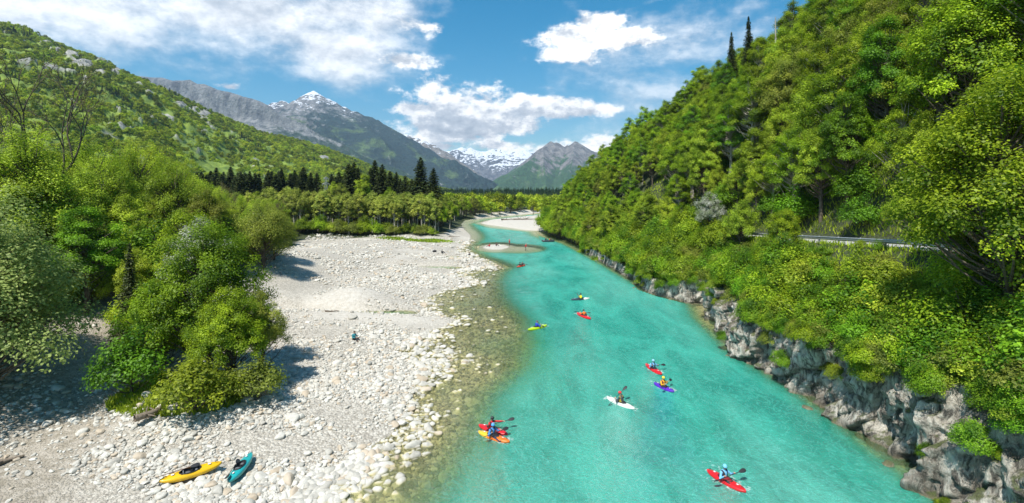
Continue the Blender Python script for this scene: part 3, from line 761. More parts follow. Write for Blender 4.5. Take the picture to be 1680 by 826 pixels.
def crest(lst, d):
    out = []
    for (a0, b0), (a1, b1) in zip(lst[:-1], lst[1:]):
        for t_ in np.linspace(0, 1, 4)[:-1]: out.append((a0 + (a1 - a0) * t_, b0 + (b1 - b0) * t_ + (rng.uniform(-3.0, 2.4) if t_ > 0 else 0)))
    out.append(lst[-1])
    return [P(a, b, d) for a, b in out]
c1_ = crest([(60, 120), (180, 122), (250, 128), (300, 133), (335, 139), (400, 160), (438, 173), (455, 186), (500, 208), (560, 236), (610, 262), (680, 292)], 3600)
mountain(mm1, [(c1_, .85)], -4400, -300, 2500, 4500, 620, 300, 80, 420, 1, wall=120)
c2_ = crest([(400, 178), (440, 174), (462, 167), (480, 170), (495, 167), (506, 160), (515, 151), (527, 161), (546, 170), (575, 184), (610, 194), (630, 205), (650, 226), (690, 252), (740, 284), (775, 303), (800, 311)], 5400)
s2_ = [P(515, 152, 5400), P(560, 205, 4900), P(600, 262, 4300)]
s2b = [P(620, 197, 5400), P(665, 255, 4900), P(720, 296, 4400)]
mountain(mm2, [(c2_, .62), (s2_, .6), (s2b, .62)], -3800, 100, 3700, 6600, 520, 320, 170, 480, 2)
c3_ = crest([(630, 228), (655, 224), (668, 222), (690, 229), (712, 238), (740, 258), (765, 280), (790, 299), (815, 313)], 6900)
mountain(mm3, [(c3_, .7), ([P(690, 229, 6900), P(735, 270, 6400), P(775, 305, 5900)], .7)], -2600, 200, 5400, 8000, 300, 180, 130, 600, 3)
c4_ = crest([(690, 246), (735, 250), (750, 246), (772, 243), (795, 250), (815, 246), (835, 248), (860, 243), (882, 250), (905, 244), (960, 250), (1080, 262)], 8600)
mountain(mm4, [(c4_, .55), ([P(772, 243, 8600), P(790, 285, 7700), P(800, 312, 7000)], .6), ([P(860, 243, 8600), P(850, 290, 7600)], .6)], -1800, 3000, 6600, 9000, 380, 200, 190, 700, 4)
c5_ = crest([(850, 276), (868, 263), (885, 249), (896, 240), (905, 233), (914, 235), (924, 241), (934, 240), (943, 233), (956, 239), (980, 250), (1020, 262), (1080, 290)], 6000)
s5_ = [P(905, 233, 6000), P(872, 262, 5500), P(842, 288, 5000), P(812, 309, 4500)]
s5b = [P(943, 233, 6000), P(938, 268, 5400), P(925, 300, 4700)]
s5c = [P(890, 246, 5750), P(893, 282, 5200), P(897, 310, 4700)]
mountain(mm5, [(c5_, .78), (s5_, .72), (s5b, .75), (s5c, .9)], -500, 2300, 4000, 6900, 360, 330, 95, 520, 5)

# ------------------------------------------------------------------ left hillside
hc = [(-420, -70, 760), (-200, -30, 820), (0, 37, 880), (50, 52, 900), (100, 76, 930), (160, 96, 960), (210, 122, 980), (280, 153, 1030), (350, 188, 1090), (430, 220, 1180), (480, 230, 1250), (540, 247, 1350), (600, 270, 1500), (660, 293, 1750), (700, 305, 1950), (745, 314.3, 2300)]
pxs = np.array([h[0] for h in hc], float)
NA, NV = 420, 180
aa = np.linspace(-420, 745, NA)
cpy = np.interp(aa, pxs, [h[1] for h in hc]); cd = np.interp(aa, pxs, [h[2] for h in hc])
fd = np.interp(aa, [-420, 0, 300, 600, 745], [230, 250, 330, 700, 1500])
vv = np.linspace(0, 1.18, NV)
A_, V_ = np.meshgrid(aa, vv)
dd = fd + (cd - fd) * V_
hx = (A_ - CX) / FPX * dd; hy = dd
zc_ = CH + (HY - cpy) / FPX * cd
prof = np.where(V_ <= 1, V_ ** 1.12, 1 - (V_ - 1) * .8)
hz = 2 + (zc_ - 2) * prof
env = np.sin(np.clip(V_, 0, 1) * np.pi) ** .7 * np.clip(zc_ / 200, .15, 1.2)
hz = hz + env * (34 * fbm(hx / 210, hy / 210, oct=4, seed=71) + 15 * fbm(hx / 55, hy / 55, oct=4, seed=72, ridged=True)) 
rock = np.zeros_like(hz)
hpx = CX + FPX * hx / hy; hpy = HY - FPX * (hz - CH) / hy
rn = fbm(hx / 28, hz / 16, hy / 28, oct=4, seed=77)
for (a, b, ra, rb) in [(45, 106, 26, 9), (80, 112, 18, 9), (75, 72, 20, 5), (95, 84, 16, 8), (118, 92, 22, 10), (138, 106, 24, 12), (172, 98, 20, 12), (165, 122, 18, 8), (195, 118, 20, 8),
                       (60, 155, 16, 6), (196, 180, 22, 7), (300, 176, 16, 8), (335, 190, 14, 10), (318, 182, 16, 7), (245, 155, 14, 5), (530, 262, 12, 5), (235, 265, 12, 6), (140, 132, 10, 6)]:
    rock = np.maximum(rock, 1.0 - np.sqrt(((hpx - a) / ra) ** 2 + ((hpy - b) / rb) ** 2))
rock = sst(rock + rn * .7, .30, .5) * (V_ < 1.0)
hz = hz + rock * (5 * fbm(hx / 34, hz / 24, hy / 34, oct=4, seed=78, ridged=True) + 3)
m, t, o = mat('hillside'); 
pos = t.add('ShaderNodeNewGeometry').outputs['Position']
n = t.noise(t.scalev(pos, (1, 1, .5)), .12, 7, .65)
rk = t.ramp(n, [(.32, (0.07, 0.075, 0.08)), (.5, (0.26, 0.25, 0.22)), (.7, (0.52, 0.50, 0.44))])
gr = t.mix(t.ss(t.noise(pos, .05, 5), .35, .65), (0.10, 0.16, 0.02), (0.24, 0.32, 0.04))
p = principled(t, o, Base_Color=t.mix(t.attr('rock'), gr, rk), Roughness=.95)
t.l.new(t.add('ShaderNodeBump', {'Strength': .8, 'Distance': 3.0, 'Height': n}).outputs[0], p.inputs['Normal'])
hill = link('hillside', mesh_np('hillside', np.stack([hx, hy, hz], -1).reshape(-1, 3), grid_faces(NV, NA), {'rock': rock.ravel()}, True), mat=m)
tag(hill, kind='structure')

# ------------------------------------------------------------------ rock cliff along the right bank
def rock_noise(X, Y, Z, sc, seed):
    """blocky cell offsets: nearest random cell gives a random level and a border distance"""
    x, y, z = X / sc, Y / sc, Z / sc
    ix, iy, iz = np.floor(x), np.floor(y), np.floor(z)
    d1 = np.full(x.shape, 9.0); d2 = np.full(x.shape, 9.0); val = np.zeros(x.shape)
    for a in (-1, 0, 1):
        for b in (-1, 0, 1):
            for c in (-1, 0, 1):
                jx, jy, jz = ix + a, iy + b, iz + c
                px, py, pz = jx + _hash(jx, jy, jz, seed), jy + _hash(jx, jy, jz, seed + 1), jz + _hash(jx, jy, jz, seed + 2)
                d = np.sqrt((px - x) ** 2 + (py - y) ** 2 + (pz - z) ** 2)
                h_ = _hash(jx, jy, jz, seed + 3)
                n = d < d1
                d2 = np.where(n, d1, np.minimum(d2, d)); val = np.where(n, h_, val); d1 = np.where(n, d, d1)
    return val, d2 - d1
sy = np.concatenate([np.arange(8, 45, .07), np.arange(45, 84, .12), np.arange(84, 125, .3)])
nv = 84
vq = np.linspace(0, 1, nv)
S_, Q_ = np.meshgrid(sy, vq)
zc_l = ZC(S_) * (1.0 + .22 * fbm(S_ / 4.5, S_ * 0 + 3, oct=3, seed=90)) + .25
face = np.clip(Q_ / .78, 0, 1)
cz_ = -1.4 + (zc_l + 1.4) * face
sm_xr = np.convolve(np.pad(XR(sy), 20, 'edge'), np.ones(41) / 41, 'valid')[:len(sy)]
cxb = np.broadcast_to(.65 * sm_xr + .35 * XR(sy), S_.shape)
back = np.clip((Q_ - .78) / .22, 0, 1)
inc = .22 * (cz_ + 1.4) * .9
cx_ = cxb + .35 + inc + back * 3.4
cz_ = cz_ + back * .35
bt = 1.9 * fbm(S_ / 5.5, cz_ / 9, oct=4, seed=91, ridged=True)
shear = S_ + .35 * cz_
v1, e1 = rock_noise(cx_ * .9 + .5 * fbm(S_, cz_, oct=3, seed=95), shear + .6 * fbm(S_ * .8, cz_ * .8 + 7, oct=3, seed=96), cz_ * .38, 2.1, 5)
v2, e2 = rock_noise(cx_, shear * 1.1, cz_ * .7, .75, 15)
fn = fbm(S_ * 1.6, cz_ * 1.3, cx_, oct=5, seed=92)
disp = -bt * np.clip(ZC(S_) / 4, .3, 1) - (v1 - .5) * 1.15 - (v2 - .5) * .42 + .26 * np.exp(-e1 * 12) + .09 * np.exp(-e2 * 10) - fn * .32
disp *= np.clip(ZC(S_) / 4.0, .35, 1) * (1 - .5 * back)
cx_ = cx_ + disp
cz_ = cz_ + (fn * .2 - (v1 - .5) * .3) * (Q_ > .1)
cav = np.clip(np.exp(-e1 * 7) * .9 + np.exp(-e2 * 8) * .5, 0, 1)
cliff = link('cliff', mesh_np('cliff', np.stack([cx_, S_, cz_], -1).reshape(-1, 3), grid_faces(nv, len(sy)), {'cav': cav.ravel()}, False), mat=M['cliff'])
tag(cliff, kind='structure')

# ------------------------------------------------------------------ road on the hillside
ry = np.arange(14, 240, 1.5); rx = XRD(ry); rz = ZRD(ry)
def strip(name, off0, off1, z0, z1, material, parent=None, y=ry):
    x = XRD(y); z = ZRD(y)
    L = np.stack([x + off0, y, z + z0], 1); Rr_ = np.stack([x + off1, y, z + z1], 1)
    V = np.concatenate([L, Rr_]); n = len(y); i = np.arange(n - 1)
    return link(name, mesh_np(name, V, np.stack([i, i + n, i + 1 + n, i + 1], 1), smooth=True), parent, material)
m_as, t, o = mat('asphalt')
pos = t.add('ShaderNodeNewGeometry').outputs['Position']
p = principled(t, o, Base_Color=t.mix(t.ss(t.noise(pos, 1.1, 6), .3, .7), (0.32, 0.31, 0.295), (0.44, 0.43, 0.41)), Roughness=.9)
tag(strip('road', -2.7, 2.9, .03, .03, m_as), kind='structure')
m_line = simple('road_paint', (0.75, 0.74, 0.70), .7)
tag(strip('road_marking', -2.25, -2.1, .036, .036, m_line), kind='structure')
m_steel = simple('galvanised_steel', (0.42, 0.43, 0.43), .45, .6)
gr_o = empty('guardrail', (XRD(50.) - 2.9, 50, ZRD(50.)))
tag(gr_o, 'long grey steel guardrail along the river side of the road on the wooded slope', 'guardrail')
gy = np.arange(18, 112, .75)
segs = []
V, F = [], []
prof_ = [(-.03, .42), (.03, .48), (-.02, .55), (-.02, .58), (.03, .65), (-.03, .72), (-.06, .72), (-.01, .65), (-.05, .565), (-.01, .48), (-.06, .42)]
pts = np.array([[[XRD(y) - 2.9 - a, y, ZRD(y) + b] for a, b in prof_] for y in gy])
n = len(prof_); i = np.arange(len(gy) * n).reshape(len(gy), n); j = np.roll(i, -1, 1)
rail = link('rail', mesh_np('rail', pts.reshape(-1, 3) - np.array(gr_o.location), np.stack([i[:-1], j[:-1], j[1:], i[1:]], -1).reshape(-1, 4)), gr_o, m_steel)
pm = None
for y in np.arange(18.5, 111, 3.0):
    if pm is None:
        V = np.array([(a, b, c) for c in (-.5, .74) for a, b in ((-.05, -.04), (.05, -.04), (.05, .04), (-.05, .04))], float)
        pm = mesh_np('post', V, [(0, 1, 5, 4), (1, 2, 6, 5), (2, 3, 7, 6), (3, 0, 4, 7), (4, 5, 6, 7)])
    po = link('post', pm, gr_o, m_steel); po.location = Vector((XRD(y) - 2.8, y, ZRD(y))) - gr_o.location

# ------------------------------------------------------------------ trees: right-hand slope
def sight_cap(x, y, z0):
    """height left under the driver's view of the river: plants that would hide the open stretch of road stay below it"""
    t_ = x / y
    if not (.46 < t_ < .885): return 99.0
    yr = np.linspace(30, 120, 400); k_ = np.argmin(np.abs((XRD(yr) - 2.8) / yr - t_)); dr = yr[k_]
    return CH - (CH - ZRD(dr) - .1) * y / dr - z0
def hillpred(x, y):
    u = x - XRD(y)
    return (u > 4.6) & (x < XRG(y) + 9) & inview(x, y, 160) & (y < 345)
tx, ty = scatter(hillpred, 20, 122, 22, 345, 5.6, 101)
order = np.argsort(np.hypot(tx, ty)); tx, ty = tx[order], ty[order]; tz = H(tx, ty)
protosR = [B1, B2, B3, B4, B5, B6, B7, B8]
kindn = rng.choice(8, len(tx), p=[.22, .13, .12, .22, .10, .08, .02, .11])
patch = fbm(tx / 26, ty / 26, oct=3, seed=200)
kindn = np.where((patch > .28) & (rng.uniform(size=len(tx)) < .55), rng.choice([2, 4, 6], len(tx)), kindn)
COLW = ['fresh green', 'deep green', 'yellow-green', 'tall fresh green', 'pale lime', 'tall deep green', 'olive green', 'bushy fresh green']
crown_src = {}
NIND = min(285, len(tx))
for k in range(NIND):
    s = rng.uniform(.85, 1.35) * (0.75 if tx[k] - XRD(ty[k]) < 8 else 1) * float(np.interp(ty[k], [90, 140], [1, .8]))
    if (kindn[k] in (2, 6, 7)): s *= 1.05
    o, c = place('broadleaf_tree', protosR[kindn[k]], tx[k], ty[k], (s, s, s * rng.uniform(.9, 1.2)),
                 COLW[kindn[k]] + ' broad-leaved tree ' + ('just above the road' if tx[k] - XRD(ty[k]) < 9 else 'half way up' if tz[k] < 34 else 'high up') + (' on the near' if ty[k] < 75 else ' on the far') + ' right-hand slope', group='broad-leaved trees on the steep right-hand slope', z=tz[k] - .3)
    crown_src.setdefault(int(kindn[k]), c)
rest = slice(NIND, None)
keys = sorted(crown_src)
if len(tx) > NIND:
    kk = np.array([keys.index(int(q)) if int(q) in keys else 0 for q in kindn[rest]], float)
    nr = len(kk); s = rng.uniform(.75, 1.15, nr)
    f = gn_instances('distant_slope_trees', np.stack([tx[rest], ty[rest], tz[rest] - .3], 1), np.stack([s, s, s * rng.uniform(.9, 1.2, nr)], 1),
                     np.stack([rng.normal(0, .05, nr), rng.normal(0, .05, nr), rng.uniform(0, 6.28, nr)], 1), kk, [crown_src[q] for q in keys])
print('right trees', len(tx))
# dark conifers and a dead trunk on the skyline
for (px, py, d, s, lab) in [(1200, 52, 150, .80, 'left one of the two dark spruces standing on the skyline of the right-hand slope'),
                            (1228, 26, 140, .86, 'right and taller of the two dark spruces on the skyline of the right-hand slope'),
                            (1175, 205, 118, .75, 'dark spruce half way down the right-hand slope below the skyline pair'),
                            (1345, 8, 120, .8, 'dark spruce at the top of the photo on the right-hand slope'),
                            (1560, -30, 84, .8, 'dark spruce high on the slope at the upper right edge')]:
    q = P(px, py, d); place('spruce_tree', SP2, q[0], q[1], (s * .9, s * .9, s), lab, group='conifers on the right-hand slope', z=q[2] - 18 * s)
q = P(1272, 28, 120)
dt = tubes([(np.array([[0, 0, -1], [.1, 0, 5], [0.05, .1, 10.5]]), np.array([.26, .2, .07]))] + [(np.array([[.08, 0, z], [.08 + math.cos(z * 3) * .8, math.sin(z * 3) * .8, z + .25]]), np.array([.05, .015])) for z in (4, 5.5, 6.6, 7.9, 9.0)], 6)
o = link('dead_trunk', mesh_np('dead_trunk', *dt, smooth=True), None, M['bark_pale']); o.location = q - np.array([0, 0, 10.5])
tag(o, 'pale bare dead tree trunk sticking up beside the skyline of the right-hand slope', 'dead tree')

def ssp(x, y):
    u = x - XRD(y); return (u > 4.2) & (x < XRG(y) + 5) & inview(x, y, 60) & (y < 200)
ux, uy = scatter(ssp, 20, 122, 20, 130, 4.6, 140); uz = H(ux, uy)
SLOPE_SHRUBS = (ux, uy, uz)
# band between the road and the cliff edge: shrubs and a few trees
def bandpred(x, y):
    return (x > XR(y) + .9) & (x < XRD(y) - 3.3) & inview(x, y, 120)
bx_, by_ = scatter(bandpred, 8, 36, 15, 190, 2.15, 103)
o_ = np.argsort(by_); bx_, by_ = bx_[o_], by_[o_]; bz_ = H(bx_, by_)
bz_ = np.where(bx_ - XR(by_) < 4.4, np.maximum(bz_, np.interp(by_, sy, cz_[-8]) - .15), bz_)
shp = [SH1, SH2, SH3, SH4]
src = {}; rest_ = []
for k in range(len(bx_)):
    edge = bx_[k] - XR(by_[k])
    q = int(rng.choice(4, p=[.36, .22, .34, .08]))
    room = (ZRD(by_[k]) - bz_[k]) + 1.0
    s = rng.uniform(.75, 1.35) * (.6 if edge < 2.0 else 1.0) * (1.25 if by_[k] > 75 else 1)
    cap_ = sight_cap(bx_[k], by_[k], bz_[k])
    if cap_ < 3.4 * s: s = max(cap_ / 3.5, .28)
    if len(src) < 300 and k < 290:
        o, c = place('riverside_shrub', shp[q], bx_[k], by_[k], (s, s, s * rng.uniform(.85, 1.1)), ['fresh green', 'yellow-green', 'dark green', 'olive'][q] + (' shrub at the top edge of the rock cliff' if edge < 3 else ' shrub between the rock cliff and the road') + (', near part' if by_[k] < 50 else ', far part'), 'shrub', 'shrubs between the cliff and the road', z=bz_[k] - .15)
        src.setdefault(q, c)
    else: rest_.append((bx_[k], by_[k], bz_[k] - .15, s, q))
ks_ = sorted(src); nn = len(SLOPE_SHRUBS[0]); s_u = rng.uniform(.8, 1.7, nn)
gn_instances('slope_understorey', np.stack([SLOPE_SHRUBS[0], SLOPE_SHRUBS[1], SLOPE_SHRUBS[2] - .3], 1), np.stack([s_u, s_u, s_u], 1), np.stack([rng.normal(0, .1, nn), rng.normal(0, .1, nn), rng.uniform(0, 6.28, nn)], 1), np.full(nn, float(ks_.index(2))), [src[q_] for q_ in ks_])
rr_ = np.random.default_rng(411); nn = 5200
iq = rr_.integers(0, nv, nn); isy = rr_.integers(0, len(sy), nn)
qq = vq[iq]; yy_ = sy[isy]
den_ = fbm(yy_ / 4.5, qq * 3, oct=3, seed=412)
keep_ = (rr_.uniform(size=nn) < (.008 + .05 * sst(qq, .4, .75) + .50 * sst(qq, .74, .86)) * (1 + 1.6 * den_)) 
keep_ &= ~((qq < .45) & (den_ < .1))
pp_ = np.stack([cx_[iq, isy] + .1, yy_, cz_[iq, isy] - .12], 1)[keep_]; q2 = qq[keep_]; nk = len(pp_)
s_u = rr_.uniform(.22, .48, nk) * (1 + .9 * sst(q2, .75, .9)) * np.interp(pp_[:, 1], [20, 60, 100], [1, 1.25, 1.6])
gn_instances('cliff_plants', pp_, np.stack([s_u, s_u, s_u * .9], 1), np.stack([rr_.normal(0, .15, nk), -.45 * (q2 < .8) + rr_.normal(0, .1, nk), rr_.uniform(0, 6.28, nk) * (q2 >= .8)], 1), rr_.choice(len(ks_), nk).astype(float), [src[q_] for q_ in ks_])
print('cliff plants', nk)
print('shrubs', len(bx_))
if rest_:
    a = np.array(rest_); ks = sorted(src)
    gn_instances('distant_bank_shrubs', a[:, :3], np.stack([a[:, 3] * 1.3] * 3, 1), np.stack([a[:, 0] * 0, a[:, 0] * 0, rng.uniform(0, 6.28, len(a))], 1), np.array([ks.index(int(q)) for q in a[:, 4]], float), [src[q] for q in ks])
# trees of this band; (photo x of trunk, distance, proto, scale)
bandtrees = [(1655, 26.5, BIG, 1.12, 'tall fresh green tree on the cliff edge at the right edge of the photo'),
             (1585, 31.0, B5, .72, 'yellow-green tree in front of the road, left of the tall tree at the right edge'),
             (1500, 37.0, B3, .50, 'small yellow-green tree whose trunk stands before the right end of the visible road'),
             (1600, 38, B1, .8, 'fresh green tree behind the cliff-edge tree at the right'),
             (1690, 33, B2, .95, 'dark green tree partly outside the right edge of the photo'),
             (1285, 50, B1, .45, 'small green tree left of the visible stretch of road'),
             (1215, 62, B3, .62, 'yellow-green tree beside the left end of the visible road'),
             (1165, 74, B9, .62, 'pale blossoming tree at the left end of the visible road'),
             (1120, 80, B8, .62, 'green tree left of the pale blossoming tree'),
             (1095, 90, B3, .7, 'yellow-green tree above the low white rocks of the right bank'),
             (1060, 98, B5, .7, 'bright yellow-green tree on the right bank where the low rocks begin')]
for px, d, pr, s, lab in bandtrees:
    x = (px - CX) / FPX * d; place('bank_tree', pr, x, d, s, lab)
def bp2(x, y):
    return (x > XR(y) + 1.2) & (x < XRD(y) - 3) & (y > 100)
cx2, cy2 = scatter(bp2, 8, 34, 100, 330, 5.2, 105)
for x, y in zip(cx2, cy2):
    s = rng.uniform(.55, .85); place('bank_tree', [B8, B3, B5, B1, B7][int(rng.integers(5))], x, y, s, ('leafy tree on the right bank upstream, ' + ('before' if y < 180 else 'beside') + ' the far gravel bar'), group='trees lining the right bank upstream')

# ------------------------------------------------------------------ trees: left bank
def lw(x, y):
    w = np.interp(y, [0, 20, 28, 40, 60, 72, 100, 138, 150], [-34, -33, -38, -41, -41, -41, -50, -61, -70])
    return (x < w - 1.5) & (x > -1.12 * y - 8) & (y < 150) & (y > 30)
lx, ly = scatter(lw, -190, -30, 30, 150, 6.0, 111)
o_ = np.argsort(ly); lx, ly = lx[o_], ly[o_]
pl = [FEA, B3, B7, BARE2, B5, OLV, FEA]
for x, y in zip(lx, ly):
    q = int(rng.choice(7, p=[.30, .2, .12, .10, .10, .06, .12]))
    s = rng.uniform(.75, 1.2) * (.95 if q in (0, 6) else 1.0)
    htop = CH + (HY - np.interp(CX + FPX * x / y, [0, 200, 260, 330, 400, 520], [200, 200, 235, 300, 325, 335]) - rng.uniform(-6, 10)) / FPX * y - Hs(x, y)
    s = min(s, max(htop, 3.0) / [17, 12, 12, 13, 14, 9, 17][q])
    d = math.hypot(x, y)
    place('woodland_tree', pl[q], x, y, s, ['feathery yellow-green', 'bushy yellow-green', 'olive green', 'brown budding', 'pale lime', 'olive-brown', 'feathery yellow-green'][q] + ' tree in the ' + ('near' if y < 62 else 'middle' if y < 100 else 'far') + ' part of the wood on the left bank', group='trees of the wood on the left bank')
print('left trees', len(lx))
def put(kind, pr, px, py, z, s, lab, cat='tree', group=None, rz=None, dz=0):
    q = G(px, py, z); return place(kind, pr, q[0], q[1], s, lab, cat, group, rz=rz)
place('willow_tree', WIL, -32.6, 29.0, (.95, .95, .95), 'large silvery grey-green willow hanging over the gravel at the left edge', rz=.4)
place('willow_tree', WIL, -36, 33, (.72, .72, .72), 'second willow, smaller and behind the large silvery one at the left edge', rz=2.2)
place('leafy_tree', B2, -37.5, 43, (.8, .8, .7), 'dark green tree in shade between the willow and the small spruce')
for i in range(46):
    yy = 36 + i * 1.25; w_ = np.interp(yy, [28, 40, 60, 72, 100], [-38, -40, -40, -40, -49])
    place('edge_shrub', [SH1, SH2, SH3, SH4][int(rng.integers(4))], w_ + rng.uniform(-3.5, 1.2), yy, rng.uniform(1.0, 1.9), ['fresh', 'leafy', 'dense'][i % 3] + ' green shrub along the edge of the left wood, ' + ('near' if yy < 50 else 'middle' if yy < 72 else 'far') + ' part', 'shrub', 'shrubs along the edge of the left wood')
place('bush_tree', BIG, -23.0, 37.0, (.86, .86, .92), 'large dense bright green bushy tree on the mound in the middle of the left bank', rz=.3)
place('bush_tree', BIG, -19.4, 33.6, (.56, .56, .52), 'lower right-hand green bush joined to the large bushy tree on the gravel', rz=2.1)
place('bush_tree', B8, -26.2, 35.2, (.55, .55, .62), 'fresh green bush on the left shoulder of the big bushy tree')
place('bush_tree', B7, -18.3, 35.6, (.52, .52, .55), 'olive bush on the right shoulder of the big bushy tree')
place('shrub_bush', SH2, -19.4, 29.6, (1.2, 1.2, 1.15), 'yellow-green bush at the front foot of the big bushy tree', 'shrub')
place('shrub_bush', SH4, -16.8, 32.0, (1.0, 1.0, 1.0), 'olive straggly bush at the right foot of the big bushy tree', 'shrub')
place('shrub_bush', SH3, -24.2, 31.0, (1.1, 1.1, 1.2), 'dark green bush at the left foot of the big bushy tree', 'shrub')
place('bush_tree', B8, -28.0, 38.6, (.60, .60, .55), 'fresh green bush behind the left shoulder of the big bushy tree')
place('bush_tree', B3, -33.5, 43.5, (.62, .62, .6), 'yellow-green bush filling the gap behind the gravel ramp')
for i in range(9):
    place('gap_shrub', [SH1, SH3, SH2][i % 3], -27.5 - i * .75 + rng.uniform(-.6, .6), 38.5 + i * .75 + rng.uniform(-.8, .8), rng.uniform(.9, 1.4), 'low leafy shrub in the gap at the top of the gravel ramp', 'shrub', 'shrubs at the top of the gravel ramp')
place('small_spruce', SP2, -30.2, 38.5, (.42, .42, .52), 'thin young spruce standing alone beside the gravel ramp')
place('blossom_tree', B9, -28.5, 44, (.75, .75, .95), 'tree with white blossom rising behind the big bushy tree')
place('leafy_tree', B1, -31.0, 47, (.8, .8, .9), 'light green tree left of the white-blossomed tree')
place('olive_shrub', OLV, -36.2, 71, (1.05, 1.05, 1.1), 'round olive-brown budding shrub tree at the edge of the gravel bar')
place('olive_shrub', OLV, -38.5, 79, (.85, .85, 1.0), 'second olive shrub just behind the round one at the edge of the gravel')
place('bare_tree', BARE, -60, 62, (1.35, 1.35, 1.5), 'tall bare brown tree rising above the left wood against the hill')
place('bare_tree', BARE, -70, 66, (.95, .95, 1.1), 'smaller bare tree left of the tall bare brown tree')
for i, (x, y, s) in enumerate([(-66, 112, .9), (-75, 118, 1.0), (-62, 124, .9), (-83, 125, 1.1)]):
    place('bare_tree', BARE2, x, y, s, 'brown budding tree in the gap before the dark spruces', group='brown budding trees before the spruces')

# alder grove on the point
def gp(x, y): return (y > 147.5 + 1.2 * np.sin(x * .4)) & (y < 173) & (x > -84) & (x < np.interp(y, [147, 160, 175], [-22, -24, -29]))
ax, ay = scatter(gp, -84, -18, 147, 173, 3.4, 121)
o_ = np.argsort(ay); ax, ay = ax[o_], ay[o_]
for x, y in list(zip(ax, ay))[:170]:
    s = rng.uniform(.9, 1.15); place('alder_tree', [ALD1, ALD2][int(rng.integers(2))], x, y, s, 'slender pale-stemmed alder in the ' + ('front' if y < 152 else 'middle' if y < 162 else 'back') + ' rows of the riverside grove, ' + ('left part' if x < -62 else 'middle part' if x < -42 else 'river end'), group='alders of the riverside grove')
print('alders', len(ax))
for x in np.arange(-74, -22, 2.0):
    place('grove_shrub', [SH1, SH2, SH4][int(rng.integers(3))], x + rng.uniform(-1, 1), 146.2 + rng.uniform(0, 1.8), rng.uniform(.7, 1.7), 'low green shrub at the foot of the alder grove', 'shrub', 'shrubs at the foot of the alder grove')
pxx, pyy = scatter(lambda x, y: (poly_sd(x, y, WATER) < np.where(y > 185, -3.0, -5.5)) & (x < np.interp(y, [160, 190, 262, 300], [-20, -9, -15, 0])) & (x > -85 + .1 * y) & (y > 172), -90, 0, 172, 292, 5.6, 125)
for x, y in zip(pxx, pyy):
    place('grove_tree', [ALD1, B8, ALD2, B7][int(rng.integers(4))], x, y, rng.uniform(.7, 1.0), 'green tree behind the alder grove, towards the bend of the river', group='trees between the grove and the river bend')
for (x, y, s) in [(-23.5, 158, .72), (-24, 166, .75), (-27, 176, .8), (-28.5, 186, .8), (-31, 200, .8), (-33, 214, .8)]:
    place('point_tree', B8, x, y, s, 'rounded green tree at the river end of the alder grove', group='trees on the river point beside the grove')
# spruces behind
def spy(px, py, d, pr, hgt, lab, grp=None):
    q = P(px, py, d); s = (q[2] - 2.5) / hgt; place('spruce_tree', pr, q[0], q[1], (s * rng.uniform(1.6, 2.1), s * rng.uniform(1.6, 2.1), s), lab, group=grp, z=2.0)
spy(690, 255, 196, SP1, 22, 'tallest dark spruce, left of the pair at the right end of the grove')
spy(711, 273, 192, SP1, 22, 'slimmer spruce, right of the pair at the right end of the grove')
spl = [(325, 277), (340, 284), (352, 275), (366, 280), (380, 272), (395, 279), (410, 275), (424, 283), (438, 277), (452, 281), (462, 271), (474, 280), (486, 276), (497, 271), (508, 278), (522, 283), (545, 290),
       (572, 268), (583, 262), (590, 272), (606, 270), (613, 262), (626, 264), (640, 277), (652, 282), (667, 284), (655, 290), (678, 288), (600, 288), (630, 292), (305, 283), (290, 280), (275, 285), (260, 282)]
for i, (a, b) in enumerate(spl):
    spy(a + rng.uniform(-3, 3), b + rng.uniform(-3, 4), rng.uniform(188, 240), [SP1, SP2][i % 2], [22, 18][i % 2], 'dark spruce in the front of the row behind the grove, ' + ('left part' if a < 400 else 'middle part' if a < 545 else 'right part'), 'row of dark spruces behind the grove')
for i in range(80):
    a = rng.uniform(240, 560)
    spy(a, rng.uniform(276, 296), rng.uniform(210, 300), [SP1, SP2][i % 2], [22, 18][i % 2], 'dark spruce at the back of the row behind the grove, ' + ('left part' if a < 400 else 'middle part'), 'row of dark spruces behind the grove')
for (a, b, d, pr, s) in [(560, 298, 182, B7, .9), (596, 292, 180, B5, .95), (548, 296, 188, B3, .8), (640, 305, 184, B8, .75), (420, 312, 182, B3, .9), (470, 312, 180, B7, .9), (380, 306, 176, BARE2, 1.1), (700, 318, 186, B8, .7), (665, 314, 183, B8, .7)]:
    q = P(a, b, d); place('meadow_tree', pr, q[0], q[1], s, 'yellow-green tree between the spruces and the alder grove', group='leafy trees between spruces and grove', z=q[2] - 12.5 * s)

# trees beyond the bend, the forest in the valley and the woods of the left hill
ex, ey = scatter(lambda x, y: (poly_sd(x, y, WATER) < -3) & (x > -120) & (x < .14 * y + 14) & ((y > 295) | (x < -34)) , -130, 100, 262, 470, 7.5, 131)
o_ = np.argsort(ey); ex, ey = ex[o_], ey[o_]
far_src = []
for k, (x, y) in enumerate(zip(ex, ey)):
    if k > 285: break
    s = rng.uniform(.7, 1.05)
    o, c = place('far_tree', [FAR1, FAR2][k % 2], x, y, s, 'small green tree in the wood beyond the bend of the river', group='trees beyond the river bend')
    if k < 2: far_src.append(c)
c = None
q = P(820, 317, 640)
o, sc_ = place('far_spruce', SPF, q[0], q[1], 1.0, 'dark conifer at the front of the distant valley forest', z=2)
n = 3800
fx = rng.uniform(-420, 300, n); fy = rng.uniform(640, 1250, n); 
s = rng.uniform(.6, 1.05, n)
gn_instances('valley_forest', np.stack([fx, fy, np.full(n, 2.0)], 1), np.stack([s, s, s], 1), np.stack([s * 0, s * 0, rng.uniform(0, 6.28, n)], 1), np.zeros(n), [sc_])
n = 1100
